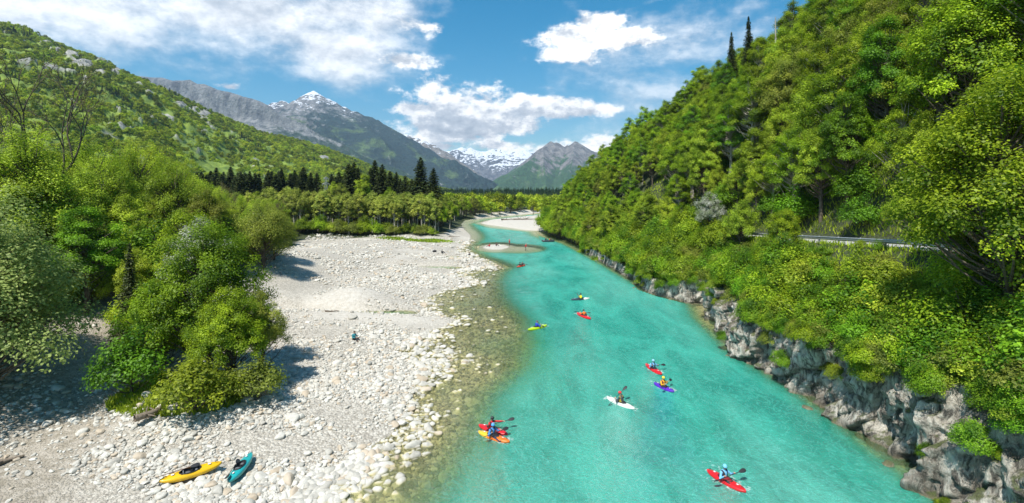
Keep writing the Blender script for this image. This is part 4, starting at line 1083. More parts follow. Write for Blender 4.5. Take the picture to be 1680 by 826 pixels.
fx = rng.uniform(-260, 130, n); fy = rng.uniform(470, 640, n); s = rng.uniform(.45, .9, n)
kk = fbm(fx / 40, fy / 40, oct=3, seed=300) > -.05
gn_instances('valley_trees', np.stack([fx, fy, np.full(n, 1.8)], 1)[kk], np.stack([s, s, s], 1)[kk], np.stack([s * 0, s * 0, rng.uniform(0, 6.28, n)], 1)[kk], rng.integers(0, 2, n).astype(float)[kk], far_src)
# hill woods: sample the loft by surface area
n = 34000
ia = rng.uniform(0, NA - 1.001, n * 3); iv = rng.uniform(0, NV * 1.02 / 1.18 - 1.5, n * 3)
a0 = ia.astype(int); b0 = iv.astype(int); fa = ia - a0; fb = iv - b0
def bil(A):
    return (A[b0, a0] * (1 - fa) + A[b0, a0 + 1] * fa) * (1 - fb) + (A[b0 + 1, a0] * (1 - fa) + A[b0 + 1, a0 + 1] * fa) * fb
sx_, sy_, sz_, sr_ = bil(hx), bil(hy), bil(hz), bil(rock)
wgt = np.abs((hx[:, 1:] - hx[:, :-1])[b0, a0]) * np.hypot((hy[1:] - hy[:-1])[b0, a0], (hz[1:] - hz[:-1])[b0, a0])
cell_ = wgt / wgt.max()
k = (rng.uniform(size=n * 3) < cell_ * 1.0) & (sr_ < .35) & inview(sx_, sy_, 60)
dens = fbm(sx_ / 60, sy_ / 60, oct=3, seed=310)
k &= (dens + rng.uniform(-.3, .3, n * 3) > -.6)
print('hill trees', k.sum(), 'cell', wgt.max())
pts = np.stack([sx_, sy_, sz_ - 1.5], 1)[k]; m_ = len(pts)
s = rng.uniform(.5, 1.05, m_) * np.interp(pts[:, 1], [250, 700, 1200], [.8, .95, 1.1])
conif = (fbm(pts[:, 0] / 70, pts[:, 1] / 70, oct=3, seed=320) > .45) & (rng.uniform(size=m_) < .6)
idx = np.where(conif, 2, rng.integers(0, 2, m_)).astype(float)
gn_instances('hillside_wood', pts, np.stack([s, s, s * np.where(conif, .7, .85)], 1), np.stack([rng.normal(0, .08, m_), rng.normal(0, .08, m_), rng.uniform(0, 6.28, m_)], 1), idx, far_src + [sc_])

#@@STONES

# ------------------------------------------------------------------ stones of the gravel bar
def stone_mesh(seed, sub=2):
    r = np.random.default_rng(seed)
    ph = (1 + 5 ** .5) / 2
    V = np.array([(-1, ph, 0), (1, ph, 0), (-1, -ph, 0), (1, -ph, 0), (0, -1, ph), (0, 1, ph), (0, -1, -ph), (0, 1, -ph), (ph, 0, -1), (ph, 0, 1), (-ph, 0, -1), (-ph, 0, 1)], float)
    F = [(0, 11, 5), (0, 5, 1), (0, 1, 7), (0, 7, 10), (0, 10, 11), (1, 5, 9), (5, 11, 4), (11, 10, 2), (10, 7, 6), (7, 1, 8), (3, 9, 4), (3, 4, 2), (3, 2, 6), (3, 6, 8), (3, 8, 9), (4, 9, 5), (2, 4, 11), (6, 2, 10), (8, 6, 7), (9, 8, 1)]
    V /= np.linalg.norm(V[0])
    for _ in range(sub):
        V = list(map(tuple, V)); cache = {}; nf = []
        def mid(a, b):
            k = (min(a, b), max(a, b))
            if k not in cache:
                m_ = np.array(V[a]) + np.array(V[b]); V.append(tuple(m_ / np.linalg.norm(m_))); cache[k] = len(V) - 1
            return cache[k]
        for a, b, c in F:
            x, y, z = mid(a, b), mid(b, c), mid(c, a); nf += [(a, x, z), (b, y, x), (c, z, y), (x, y, z)]
        F = nf; V = np.array(V)
    V = np.array(V)
    for _ in range(7):      # knock flats into the ball
        n = r.normal(size=3); n /= np.linalg.norm(n); c = r.uniform(.55, .85)
        d = V @ n; V = V - np.where(d > c, (d - c) * .85, 0)[:, None] * n
    V = V * (1 + .10 * fbm(V[:, 0] * 1.8 + seed, V[:, 1] * 1.8, V[:, 2] * 1.8 + 4, oct=3, seed=seed))[:, None] * .5
    return mesh_np('stone', V, F, smooth=True)
SM = [stone_mesh(500 + i) for i in range(7)]
for s_ in SM: s_.materials.append(M['stone'])
def stone(x, y, size, label=None, group=None, z=None, flat=.6, name='stone'):
    o = link(name, SM[int(rng.integers(len(SM)))])
    sx, sy, sz = size * rng.uniform(.85, 1.25), size * rng.uniform(.75, 1.0), size * rng.uniform(flat * .85, flat * 1.2)
    zz = max(Hs(x, y), -9) if z is None else z
    o.location = (x, y, zz + sz * .18); o.scale = (sx, sy, sz)
    o.rotation_euler = (rng.uniform(-.25, .25), rng.uniform(-.25, .25), rng.uniform(0, 6.28))
    tag(o, label, 'stone', group); return o
# named boulders
for px, py, s, lab in [(422, 600, .0, None)] + [
        (733, 605, .62, 'middle and largest of three white boulders in a row standing in the clear shallows'),
        (732, 592, .55, 'farthest of three white boulders in a row standing in the clear shallows'),
        (735, 616, .48, 'nearest and smallest of three white boulders in a row in the clear shallows'),
        (770, 585, .82, 'broad flat white boulder standing alone farthest out in the shallows'),
        (757, 583, .45, 'small white stone touching the broad flat boulder farthest out in the shallows'),
        (697, 554, .50, 'white stone in the wet sand above the clear shallows'),
        (579, 523, 1.1, 'large white boulder beside the sand mound on the gravel bar'),
        (666, 557, .62, 'white boulder at the upper edge of the stones by the shallows'),
        (480, 689, .95, 'large pale boulder standing up from the cobbles in mid gravel bar'),
        (492, 686, .55, 'rounded stone leaning on the large pale boulder in mid gravel bar'),
        (450, 632, .75, 'big grey-white boulder on the cobbles right of the bushy tree'),
        (230, 752, .62, 'big pale stone in the lower left of the gravel bar'),
        (247, 750, .5, 'pale stone right beside the big one in the lower left'),
        (256, 808, .55, 'grey rounded stone just below the yellow kayak'),
        (273, 800, .45, 'second grey stone under the tail of the yellow kayak'),
        (284, 765, .5, 'flat grey stone above the yellow kayak'),
        (529, 813, .66, 'large pale stone in the shallows at the bottom of the photo'),
        (197, 665, .5, 'rounded stone in the row at the foot of the gravel ramp'),
        (183, 660, .45, 'second rounded stone in the row at the foot of the gravel ramp'),
        (286, 672, .85, 'grey boulder under the roots of the bush mound'),
        (668, 653, .5, 'flat white stone at the very edge of the water'),
        (674, 652, .42, 'smaller white stone touching the flat one at the water edge'),
        (642, 690, .52, 'white stone near the waterline below the bend of the shore')]:
    if lab is None: continue
    q = ground_at(px, py); stone(q[0], q[1], s, lab, flat=.62)
# the largest cobbles, each a thing, the rest one mass
def barpts(n, seed, ymin=12, ymax=150):
    r = np.random.default_rng(seed)
    y = 1 / r.uniform(1 / ymax, 1 / ymin, n) ** 1.0
    y = np.where(r.uniform(size=n) < .5, y, r.uniform(ymin, ymax, n))
    u = r.uniform(-1.08, .02, n); x = u * y
    return x, y, r
x, y, r = barpts(330000, 600)
s = poly_sd(x, y, WATER); z = H(x, y)
woodl = np.interp(y, [0, 20, 28, 40, 60, 72, 100, 138, 150], [-30, -30, -33, -36, -38, -38, -47, -58, -60]) - 1
shore = np.where(s < 0, (x > woodl) & (x < 5) & (y < 147), False)
dpp = poly_sd(x, y, DEEPP)
inw = (s > 0) & (x < 2) & (dpp < 2.5)
dn = fbm(x / 5, y / 5, oct=4, seed=610)
edge = np.exp(-np.abs(s) / 5.0)
sandm = np.clip(1.3 * np.exp(-(((x + 21.5) / 4.6) ** 2 + ((y - 65.5) / 4.) ** 2)) + 1.2 * np.exp(-(((x + 16) / 9) ** 4 + ((y - 56) / 2.6) ** 2)), 0, 1)
rpm = np.exp(-((x + 23.5 + (y - 22) * .55) / 3.4) ** 2) * (y < 56)
dn2 = fbm(x / 11 + 5, y / 4.5, oct=3, seed=611)
prob = (.42 + 1.1 * dn + 1.1 * dn2 + .5 * edge) * (1 - sandm * .95) * (1 - .85 * rpm) * (1 - .72 * sst(-x + dn * 3, 19, 25) * (y < 50))
prob = np.where(inw, .55 + .9 * dn + .5 * np.exp(-s / 2.0), prob)
ok = (shore | inw) & (r.uniform(size=len(x)) < prob)
x, y, z, s, dn, inw, dn2 = x[ok], y[ok], z[ok], s[ok], dn[ok], inw[ok], dn2[ok]
sz = np.exp(r.normal(-1.93, .52, len(x))) * (1 + .5 * np.clip(dn, 0, 1)) * np.where(inw, 1.25 + .9 * np.exp(-np.abs(s) / 1.6) * (dn + .6), 1)
sz = np.clip(sz, .07, .85) * np.interp(y, [15, 60, 150], [.88, 1.0, 1.45])
clear = np.ones(len(x), bool)
for (a, b) in [(ground_at(312, 777)), (ground_at(392, 768)), (ground_at(581, 556))] and [tuple(ground_at(312, 777)[:2]), tuple(ground_at(392, 768)[:2])]:
    clear &= np.hypot(x - a, y - b) > .9 + 0 * x
x, y, z, s, sz, inw = x[clear], y[clear], z[clear], s[clear], sz[clear], inw[clear]
app = sz / y * inview(x, y, 0) * (CH - z > 0) * np.where(inw, .5, 1) * ((HY + FPX * (CH - z) / y) < 840)
o_ = np.argsort(-app)
for k in o_[:270]:
    lab = ('large cobble under the clear shallows' if inw[k] else 'large pale cobble at the edge of the shallows' if s[k] > -2 else 'large pale cobble near the bush mound' if x[k] < -.75 * y[k] else 'large pale cobble in the middle of the bar')
    lab += ', at the bottom of the photo' if y[k] < 24 else ', level with the kayaks on the gravel' if y[k] < 29 else ', farther up the bar' if y[k] < 45 else ', far up the bar'
    stone(x[k], y[k], sz[k], lab, 'large cobbles of the gravel bar', z=z[k])
k = o_[270:]
n = len(k)
gn_instances('cobbles', np.stack([x[k], y[k], z[k] + sz[k] * .10], 1), np.stack([sz[k] * r.uniform(.85, 1.35, n), sz[k] * r.uniform(.7, 1.05, n), sz[k] * r.uniform(.45, .75, n)], 1),
             np.stack([r.uniform(-.3, .3, n), r.uniform(-.3, .3, n), r.uniform(0, 6.28, n)], 1), r.integers(0, 6, n).astype(float), material=M['stone'], stones=6)
print('cobbles', n)
# boulders at the foot of the cliff
SR = []
for i in range(3):
    m_ = SM[i].copy(); m_.materials.clear(); m_.materials.append(M['cliff']); SR.append(m_)
for i in range(26):
    yy = rng.uniform(22, 66) if i < 18 else rng.uniform(66, 120)
    xx = float(XR(yy)) - rng.uniform(-.2, 1.0)
    stone(xx, yy, rng.uniform(.3, .75), 'mossy grey rock half drowned at the foot of the right bank', 'rocks at the foot of the right bank', z=rng.uniform(-.35, -.05), name='shore_rock').data = SR[i % 3]

# ------------------------------------------------------------------ boats
def hull_mesh(L=2.65, Wd=.62, Hh=.34, hole=True, k=34, c=18, rock=.16, flatdeck=False):
    """kayak shell: rings along the length; the deck is left open inside the cockpit"""
    us = np.linspace(-1, 1, k); an = np.linspace(0, 2 * np.pi, c, endpoint=False)
    V = []; 
    for u in us:
        w = Wd / 2 * (1 - abs(u) ** 2.6) ** .62 + .012
        h = Hh * (.55 + .45 * (1 - abs(u) ** 2.4))
        keel = rock * abs(u) ** 2.3
        peak = keel + h * (1 - .35 * abs(u) ** 3)
        for a in an:
            ca, sa = math.cos(a), math.sin(a)
            yv = w * math.copysign(abs(ca) ** .75, ca)
            zc2 = keel + h * .50
            zv = zc2 + (peak - zc2) * abs(sa) ** .9 if sa >= 0 else zc2 - (zc2 - keel) * abs(sa) ** .6
            V.append((u * L / 2, yv, zv))
    V = np.array(V); F = grid_faces(k, c); i = np.arange(k * c).reshape(k, c)
    F = np.concatenate([F, np.stack([i[:-1, -1], i[:-1, 0], i[1:, 0], i[1:, -1]], -1)])
    cen = V[F].mean(1); nrm = cen[:, 2]
    if hole:
        ins = ((cen[:, 0] + .05) / .47) ** 2 + (cen[:, 1] / .225) ** 2 < 1
        F = F[~(ins & (cen[:, 2] > .2))]
    return V, F
def ring_mesh(rx, ry, rad, cx=0.0, z=lambda x: 0, k=28, c=6):
    a = np.linspace(0, 2 * np.pi, k + 1)
    pts = np.stack([cx + rx * np.cos(a), ry * np.sin(a), [z(cx + rx * math.cos(q)) for q in a]], 1)
    return tubes([(pts, np.full(k + 1, rad))], c)
def ellipsoid(c, r, nu=14, nv_=9, lo=-90, hi=90):
    u = np.linspace(0, 2 * np.pi, nu, endpoint=False); v = np.radians(np.linspace(lo, hi, nv_))
    V = np.stack([c[0] + r[0] * np.outer(np.cos(v), np.cos(u)), c[1] + r[1] * np.outer(np.cos(v), np.sin(u)), c[2] + r[2] * np.outer(np.sin(v), np.ones(nu))], -1).reshape(-1, 3)
    i = np.arange(nu * nv_).reshape(nv_, nu); j = np.roll(i, -1, 1)
    return V, np.stack([i[:-1], j[:-1], j[1:], i[1:]], -1).reshape(-1, 4)
def join(*parts):
    V, F, b = [], [], 0
    for v, f in parts: V.append(v); F.append(f + b); b += len(v)
    return np.concatenate(V), np.concatenate(F)
m_black = simple('black_neoprene', (0.018, 0.018, 0.02), .55)
m_grey = simple('grey_foam', (0.10, 0.105, 0.11), .7)
m_dkred = simple('dark_red_spray_deck', (0.20, 0.01, 0.015), .6)
m_white = simple('white_print', (0.75, 0.75, 0.72), .5)
m_skin = simple('skin', (0.50, 0.27, 0.18), .5)
def plastic(name, col): return simple(name, col, .32, 0, .05, 3, .25)
def kayak(p0, p1, z, material, label, occupied=True, skirt=m_black, tilt=0.0, two=None, L=None, pitch=0.0, group=None, marks=True):
    """p0 stern, p1 bow in photo pixels"""
    a, b = G(*p0, z + .2), G(*p1, z + .2); c = (a + b) / 2; d = b - a
    Lr = float(np.hypot(d[0], d[1])) if L is None else L
    o = empty('kayak', (c[0], c[1], z), math.atan2(d[1], d[0])); o.rotation_euler = (tilt, pitch, math.atan2(d[1], d[0]))
    tag(o, label, 'kayak', group)
    k = Lr / 2.65; ky = min(max(k, .9), 1.12)
    sv_ = np.array([k, ky, ky])
    V, F = hull_mesh(hole=True); h = link('hull', mesh_np('hull', V * sv_, F, smooth=True), o, material)
    if two is not None:
        h.data.materials.append(two)
        cen = V[F].mean(1)[:, 0]; h.data.polygons.foreach_set('material_index', (cen < -.35).astype(np.int32))
    rimz = lambda x: .352 - .03 * abs(x)
    v, f = ring_mesh(.47, .225, .022, -.05, rimz); link('cockpit_rim', mesh_np('cockpit_rim', v * sv_, f, smooth=True), o, m_black)
    if occupied:
        v, f = ellipsoid((-.05, 0, .335), (.46, .22, .075), 20, 6, 0, 90); link('spray_skirt', mesh_np('spray_skirt', v * sv_, f, smooth=True), o, skirt)
    else:
        v, f = ellipsoid((-.05, 0, .33), (.455, .215, .25), 20, 7, -90, 0); link('cockpit_liner', mesh_np('cockpit_liner', v * sv_, f, smooth=True), o, m_black)
        v, f = join(ellipsoid((-.18, 0, .20), (.17, .16, .06)), ellipsoid((-.34, 0, .30), (.04, .15, .10))); link('seat', mesh_np('seat', v * sv_, f, smooth=True), o, m_grey)
        v, f = ellipsoid((.22, 0, .24), (.07, .10, .07)); link('foam_pillar', mesh_np('foam_pillar', v * sv_, f, smooth=True), o, m_grey)
    for sx in (-1, 1):
        x0 = sx * 1.10
        v, f = tubes([(np.array([[x0 - .07, 0, .355], [x0 - .03, 0, .40], [x0 + .03, 0, .40], [x0 + .07, 0, .36]]), np.full(4, .016))], 5)
        link('grab_handle', mesh_np('grab_handle', v * sv_, f, smooth=True), o, m_black)
        if marks:
            v, f = ellipsoid((sx * .78, 0, .368), (.085, .055, .012), 10, 5); link('deck_sticker', mesh_np('deck_sticker', v * sv_, f, smooth=True), o, m_white if not occupied else m_white)
    return o
def to_world(o, v):
    return Matrix.Translation(o.location) @ o.rotation_euler.to_matrix().to_4x4() @ Vector(v)
def paddle_at(c, axis, label, material=m_black, shaft=m_black, Lp=2.0, z_up=(0, 0, 1)):
    o = empty('paddle', tuple(c)); ax = Vector(axis).normalized()
    o.rotation_mode = 'QUATERNION'; o.rotation_quaternion = ax.to_track_quat('Y', 'Z')
    tag(o, label, 'paddle')
    h = Lp / 2 - .42
    v, f = tubes([(np.array([[0, -h - .05, 0], [0, 0, 0], [0, h + .05, 0]]), np.full(3, .017))], 6); link('shaft', mesh_np('shaft', v, f, smooth=True), o, shaft)
    for s_ in (-1, 1):
        v, f = ellipsoid((0, 0, 0), (.105, .235, .014), 14, 7)
        v[:, 0] *= 1 + .35 * v[:, 1] / .235 * s_
        rot = Matrix.Rotation(R(35) if s_ > 0 else R(-20), 3, 'Y')
        v = np.array([tuple(rot @ Vector(q)) for q in v]); v[:, 1] += s_ * (h + .22)
        link('blade', mesh_np('blade', v, f, smooth=True), o, material)
    return o

# ------------------------------------------------------------------ people
def limb(a, b, ra, rb, n=8, m_=5):
    """closed tapered capsule from a to b"""
    a, b = np.array(a, float), np.array(b, float); d = b - a; L = np.linalg.norm(d) + 1e-6; d /= L
    th = np.linspace(-90, 0, 4)[:-1]; pts, rr = [], []
    for q in (-88, -60, -30): pts.append(a + d * ra * math.sin(R(q))); rr.append(ra * math.cos(R(q)))
    for q in np.linspace(0, 1, m_): pts.append(a + d * L * q); rr.append(ra + (rb - ra) * q)
    for q in (30, 60, 88): pts.append(b + d * rb * math.sin(R(q))); rr.append(rb * math.cos(R(q)))
    return tubes([(np.array(pts), np.array(rr))], n)
def remeshed(name, parts, parent, material, vox=.014):
    v, f = join(*parts); o = link(name, mesh_np(name, v, f), parent, material)
    md = o.modifiers.new('skin', 'REMESH'); md.mode = 'VOXEL'; md.voxel_size = vox; md.use_smooth_shade = True
    sm_ = o.modifiers.new('smooth', 'SMOOTH'); sm_.factor = .5; sm_.iterations = 3
    return o
def person(loc, rz, label, J, jacket, trousers, helmet=None, vest=None, hair=m_black, shoes=m_black, helmet_white=False, group=None, tiltq=None):
    """J: joint positions in local metres, x forward. Keys: hip, chest, neck, head, lsh.. etc."""
    o = empty('person', tuple(loc), rz); 
    if tiltq is not None: o.rotation_euler = (tiltq[0], tiltq[1], rz)
    tag(o, label, 'person', group)
    n = {k: np.array(v, float) for k, v in J.items()}
    body, top, leg = [], [], []
    hc_ = n['head']; nk = n['neck']; fwd = n.get('face', np.array([1.0, 0, 0])); fwd = fwd / np.linalg.norm(fwd)
    up = (hc_ - nk) / np.linalg.norm(hc_ - nk); side = np.cross(up, fwd); side /= np.linalg.norm(side); fwd = np.cross(side, up)
    body += [limb(n['hip'], n['chest'], .125, .14), limb(n['chest'], nk, .12, .06), limb(nk, hc_, .052, .055)]
    body += [limb(hc_ + up * .035 - fwd * .01, hc_ + up * .03 + fwd * .01, .088, .086, 12), limb(hc_ - up * .02 + fwd * .012, hc_ - up * .065 + fwd * .03, .07, .042, 10)]
    body += [limb(hc_ + fwd * .085 + up * .02, hc_ + fwd * .108 - up * .008, .010, .015)]
    body += [limb(hc_ + side * s_ * .088 + up * .02, hc_ + side * s_ * .09 - up * .02, .014, .011) for s_ in (-1, 1)]
    for s_, q in ((1, 'l'), (-1, 'r')):
        sh, el, ha = n[q + 'sh'], n[q + 'el'], n[q + 'ha']
        body += [limb(sh, el, .048, .038), limb(el, ha, .038, .026)]
        top += [limb(sh, el, .066, .054), limb(el, el + (ha - el) * .88, .054, .040)]
        hd = (ha - el) / np.linalg.norm(ha - el); pe = n.get('grip', np.array([0, 1.0, 0])); pe = pe / np.linalg.norm(pe)
        lat = np.cross(hd, np.cross(pe, hd)); lat /= np.linalg.norm(lat) + 1e-6
        dn_ = np.cross(lat, hd)
        palm = ha + hd * .045
        body.append(limb(ha, palm + hd * .02, .026, .034))
        for j, (lo_, ln) in enumerate(((-.030, .062), (-.010, .072), (.010, .068), (.030, .052))):
            b0_ = palm + lat * lo_ + hd * .03; k1 = b0_ + hd * ln * .5 + dn_ * .012; k2 = k1 + hd * ln * .15 + dn_ * ln * .45; k3 = k2 - hd * ln * .3 + dn_ * .006
            body += [limb(b0_, k1, .0105, .0095, 6, 2), limb(k1, k2, .0095, .009, 6, 2), limb(k2, k3, .009, .008, 6, 2)]
        t0 = palm + lat * .03 * s_ - hd * .01; body += [limb(t0, t0 + lat * .03 * s_ + hd * .02 + dn_ * .01, .012, .011, 6, 2), limb(t0 + lat * .03 * s_ + hd * .02 + dn_ * .01, t0 + lat * .02 * s_ + hd * .045 + dn_ * .03, .011, .009, 6, 2)]
        hp, kn, an_ = n[q + 'hp'], n[q + 'kn'], n[q + 'an']
        body += [limb(hp, kn, .078, .052), limb(kn, an_, .052, .036)]
        leg += [limb(hp, kn, .092, .064), limb(kn, an_, .064, .046)]
        ft = n.get(q + 'ft', an_ + np.array([.16, 0, -.03]))
        v, f = join(limb(an_ + np.array([-.03, 0, -.03]), ft, .045, .034)); link('shoe', mesh_np('shoe', v, f, smooth=True), o, shoes)
        body.append(limb(an_, ft, .036, .026))
    top += [limb(n['hip'] + (n['chest'] - n['hip']) * .1, n['chest'], .145, .165, 10), limb(n['lsh'], n['rsh'], .075, .075), limb(n['chest'], nk - (nk - n['chest']) * .15, .14, .075)]
    leg += [limb(n['lhp'], n['rhp'], .11, .11), limb(n['hip'], n['hip'] + (n['chest'] - n['hip']) * .3, .135, .13)]
    remeshed('body', body, o, m_skin, .011)
    remeshed('jacket', top, o, jacket); remeshed('trousers', leg, o, trousers)
    if vest is not None:
        c_ = n['hip'] + (n['chest'] - n['hip']) * .35
        remeshed('buoyancy_vest', [limb(c_ + np.array([.02, .07, 0]), n['chest'] + np.array([.02, .08, .0]), .135, .125), limb(c_ + np.array([.02, -.07, 0]), n['chest'] + np.array([.02, -.08, .0]), .135, .125),
                                   limb(n['chest'], n['chest'] + (n['lsh'] - n['chest']) * .75 + np.array([0, 0, .03]), .13, .08), limb(n['chest'], n['chest'] + (n['rsh'] - n['chest']) * .75 + np.array([0, 0, .03]), .13, .08)], o, vest)
    for s_ in (-1, 1):
        e = hc_ + fwd * .082 + side * s_ * .033 + up * .022
        v, f = ellipsoid(e, (.012, .012, .009), 8, 5); link('eye', mesh_np('eye', v, f, smooth=True), o, m_black)
    e = hc_ + fwd * .078 - up * .045
    v, f = limb(e - side * .022, e + side * .022, .008, .008, 6, 3); link('mouth', mesh_np('mouth', v, f, smooth=True), o, simple('lips', (.42, .12, .10), .5) if 'lips' not in bpy.data.materials else bpy.data.materials['lips'])
    Mx = np.stack([fwd, side, up], 1)
    if helmet is not None:
        v, f = ellipsoid((0, 0, 0), (.125, .112, .125), 18, 9, -12, 90); v[:, 2] += .04; v = v @ Mx.T + hc_ - fwd * .008
        link('helmet', mesh_np('helmet', v, f, smooth=True), o, helmet)
        v, f = ring_mesh(.128, .114, .010, 0, lambda x: .018); v = v @ Mx.T + hc_ - fwd * .008
        link('helmet_edge', mesh_np('helmet_edge', v, f, smooth=True), o, m_black)
    else:
        v, f = ellipsoid((0, 0, 0), (.10, .096, .10), 16, 8, -25, 90); v[:, 0] -= np.where(v[:, 2] < .03, .03, 0); v[:, 2] += .045; v = v @ Mx.T + hc_ - fwd * .012
        link('hair', mesh_np('hair', v, f, smooth=True), o, hair)
    return o
def paddler_pose(axis, pc=(.40, 0, .52), lean=0.0, turn=0.0, grip=.34, legs=True):
    ax = np.array(axis, float); ax /= np.linalg.norm(ax)
    if ax[1] < 0: ax = -ax
    pc = np.array(pc); lh = pc + ax * grip; rh = pc - ax * grip
    ch = np.array([.04 + lean, 0, .50]); nk = np.array([.06 + lean * 1.4, 0, .66]); hd = np.array([.09 + lean * 1.6, 0, .80])
    J = dict(hip=(0, 0, .14), chest=ch, neck=nk, head=hd, lsh=ch + [0, .19, .06], rsh=ch + [0, -.19, .06], grip=ax)
    for q, h, s_ in (('l', lh, 1), ('r', rh, -1)):
        sh = np.array(J[q + 'sh']); dv = h - sh; dist = np.linalg.norm(dv)
        wr = h - dv / dist * .08; dist = np.linalg.norm(wr - sh)
        mid = (sh + wr) / 2; out = max(.29 ** 2 - (dist / 2) ** 2, .0) ** .5
        J[q + 'el'] = mid + np.array([-.1, s_ * .55, -.75]) / .94 * out; J[q + 'ha'] = wr
        J[q + 'hp'] = (0, s_ * .09, .12); J[q + 'kn'] = (.40, s_ * .13, .20); J[q + 'an'] = (.76, s_ * .09, .12); J[q + 'ft'] = (.86, s_ * .08, .16)
    J['face'] = np.array([math.cos(turn), math.sin(turn), -.12])
    return J
cloth = {}
def C_(name, col):
    if name not in cloth: cloth[name] = simple(name, col, .7, 0, .15, 6)
    return cloth[name]
def crew(kay, label, jacket, helmet, trousers=m_black, vest=None, axis=(0, 1, 0), pc=(.42, 0, .54), plabel=None, x=-.14, z=.06, lean=0., turn=0., pad=True, rot=0.0, blade=m_black, shaft=m_black, Lp=1.98):
    w = to_world(kay, (x, 0, z)); rz = kay.rotation_euler[2] + rot
    J = paddler_pose(axis, pc, lean, turn)
    p = person(w, rz, label, J, jacket, trousers, helmet, vest)
    if pad:
        rm = Matrix.Rotation(rz, 3, 'Z')
        c = w + rm @ Vector(pc); ax = rm @ Vector(axis)
        paddle_at(c, ax, plabel, blade, shaft, Lp)
    return p
c_red = plastic('red_polyethylene', (0.62, 0.012, 0.015)); c_yel = plastic('yellow_polyethylene', (0.72, 0.42, 0.005)); c_teal = plastic('teal_polyethylene', (0.02, 0.33, 0.33))
c_org = plastic('orange_polyethylene', (0.75, 0.16, 0.01)); c_oy = plastic('orange_yellow_polyethylene', (0.80, 0.45, 0.03)); c_wht = plastic('white_polyethylene', (0.75, 0.74, 0.66))
c_pur = plastic('purple_polyethylene', (0.09, 0.02, 0.40)); c_lim = plastic('lime_polyethylene', (0.42, 0.62, 0.01)); c_dk = plastic('dark_grey_polyethylene', (0.04, 0.055, 0.07)); c_ro = plastic('red_orange_polyethylene', (0.70, 0.06, 0.01))
red_j = C_('red_jacket', (.55, .012, .015)); lb_j = C_('light_blue_jacket', (.16, .42, .66)); gr_j = C_('dark_grey_jacket', (.045, .055, .065)); bl_j = C_('blue_jacket', (.012, .045, .42))
oy_j = C_('amber_jacket', (.75, .33, .01)); or_j = C_('orange_jacket', (.72, .16, .01)); ye_j = C_('yellow_jacket', (.70, .62, .02)); bk_j = C_('black_clothes', (.02, .02, .024)); mb_j = C_('mid_blue_jacket', (.05, .22, .50))
navy = C_('navy_clothes', (.015, .03, .07)); teal_j = C_('teal_shirt', (.03, .22, .26)); mar = C_('maroon_vest', (.12, .015, .02))
h_lb = plastic('light_blue_helmet', (.17, .50, .72)); h_red = plastic('red_helmet', (.65, .02, .03)); h_yel = plastic('yellow_helmet', (.85, .60, .03)); h_bk = plastic('black_helmet', (.02, .02, .02)); h_bl = plastic('blue_helmet', (.08, .32, .75)); h_wb = plastic('pale_blue_helmet', (.25, .5, .65))
# on the gravel
zy = Hs(*ground_at(312, 777)[:2]); zt = Hs(*ground_at(392, 768)[:2])
k1 = kayak((275, 786), (351, 763), zy + .10, c_yel, 'yellow kayak lying empty on the white gravel with a paddle across its cockpit', False, tilt=R(9), L=2.65)
a = to_world(k1, (-.62, .10, .43)); ax = k1.rotation_euler.to_matrix() @ Vector((1, .06, -.02)); paddle_at(a, ax, 'dark paddle lying along the left half of the yellow kayak on the gravel', m_black, C_('brown_shaft', (.16, .07, .04)), 1.95)
k2 = kayak((376, 792), (413, 744), zt + .08, c_teal, 'teal kayak lying empty on the gravel beside the yellow one', False, tilt=R(-7), L=2.65)
a = to_world(k2, (-.45, .17, .42)); ax = k2.rotation_euler.to_matrix() @ Vector((1, .10, -.03)); paddle_at(a, ax, 'dark paddle lying along the left side of the teal kayak on the gravel', m_black, m_black, 1.9)
WZ_ = -.12
k = kayak((785, 708), (836, 725), WZ_, c_org, 'orange and yellow kayak floating in front of a red kayak near the shallows', two=c_oy)
crew(k, 'person in black and blue with a bright blue helmet sitting in the orange kayak', mb_j, h_bl, navy, bk_j, axis=(.2, 1, .05), pc=(.40, 0, .50), plabel='paddle held low by the person in the bright blue helmet', turn=-1.0, rot=-.2, Lp=1.7)
k = kayak((789, 699), (829, 712), WZ_, c_red, 'red kayak half hidden behind the orange kayak', L=2.2)
k.location.y += .05
crew(k, 'person in a red jacket and black helmet sitting behind the orange kayak', red_j, h_bk, bk_j, bk_j, axis=(.55, 1, .12), pc=(.42, .30, .56), plabel='paddle with dark blade raised to the right of the person in the red jacket', turn=-.9, rot=-.15)
k = kayak((1041, 671), (996, 652), WZ_, c_wht, 'white kayak in mid river with a paddler in grey and a red helmet')
crew(k, 'person in a dark grey jacket and red helmet paddling the white kayak', gr_j, h_red, bk_j, C_('mustard_vest', (.35, .24, .02)), axis=(.12, 1, -.55), pc=(.36, .02, .58), plabel='black paddle held steeply across the white kayak', lean=.06)
k = kayak((1062, 599), (1083, 613), WZ_, c_red, 'small red kayak above the purple one with a paddler in pale blue', L=2.5)
crew(k, 'person in pale blue in the red kayak just above the purple kayak', lb_j, h_wb, navy, navy, axis=(-.1, 1, -.05), plabel='dark paddle of the person in the red kayak above the purple one', turn=-.3)
k = kayak((1073, 628), (1106, 643), WZ_, c_pur, 'purple kayak with orange trim on the right side of the river', two=None)
crew(k, 'person in an amber jacket and yellow helmet paddling the purple kayak', oy_j, h_yel, bk_j, mar, axis=(-.42, 1, 0), plabel='paddle held level across the purple kayak', turn=-.5, shaft=C_('wood_shaft', (.5, .33, .12)))
k = kayak((1160, 771), (1224, 807), WZ_, c_red, 'large bright red kayak nearest the camera at the lower right of the river', skirt=m_dkred)
crew(k, 'person in light blue jacket and helmet paddling the red kayak nearest the camera', lb_j, h_lb, bk_j, bk_j, axis=(.10, 1, .12), plabel='black paddle held across the large red kayak nearest the camera', turn=-.7, rot=-.12)
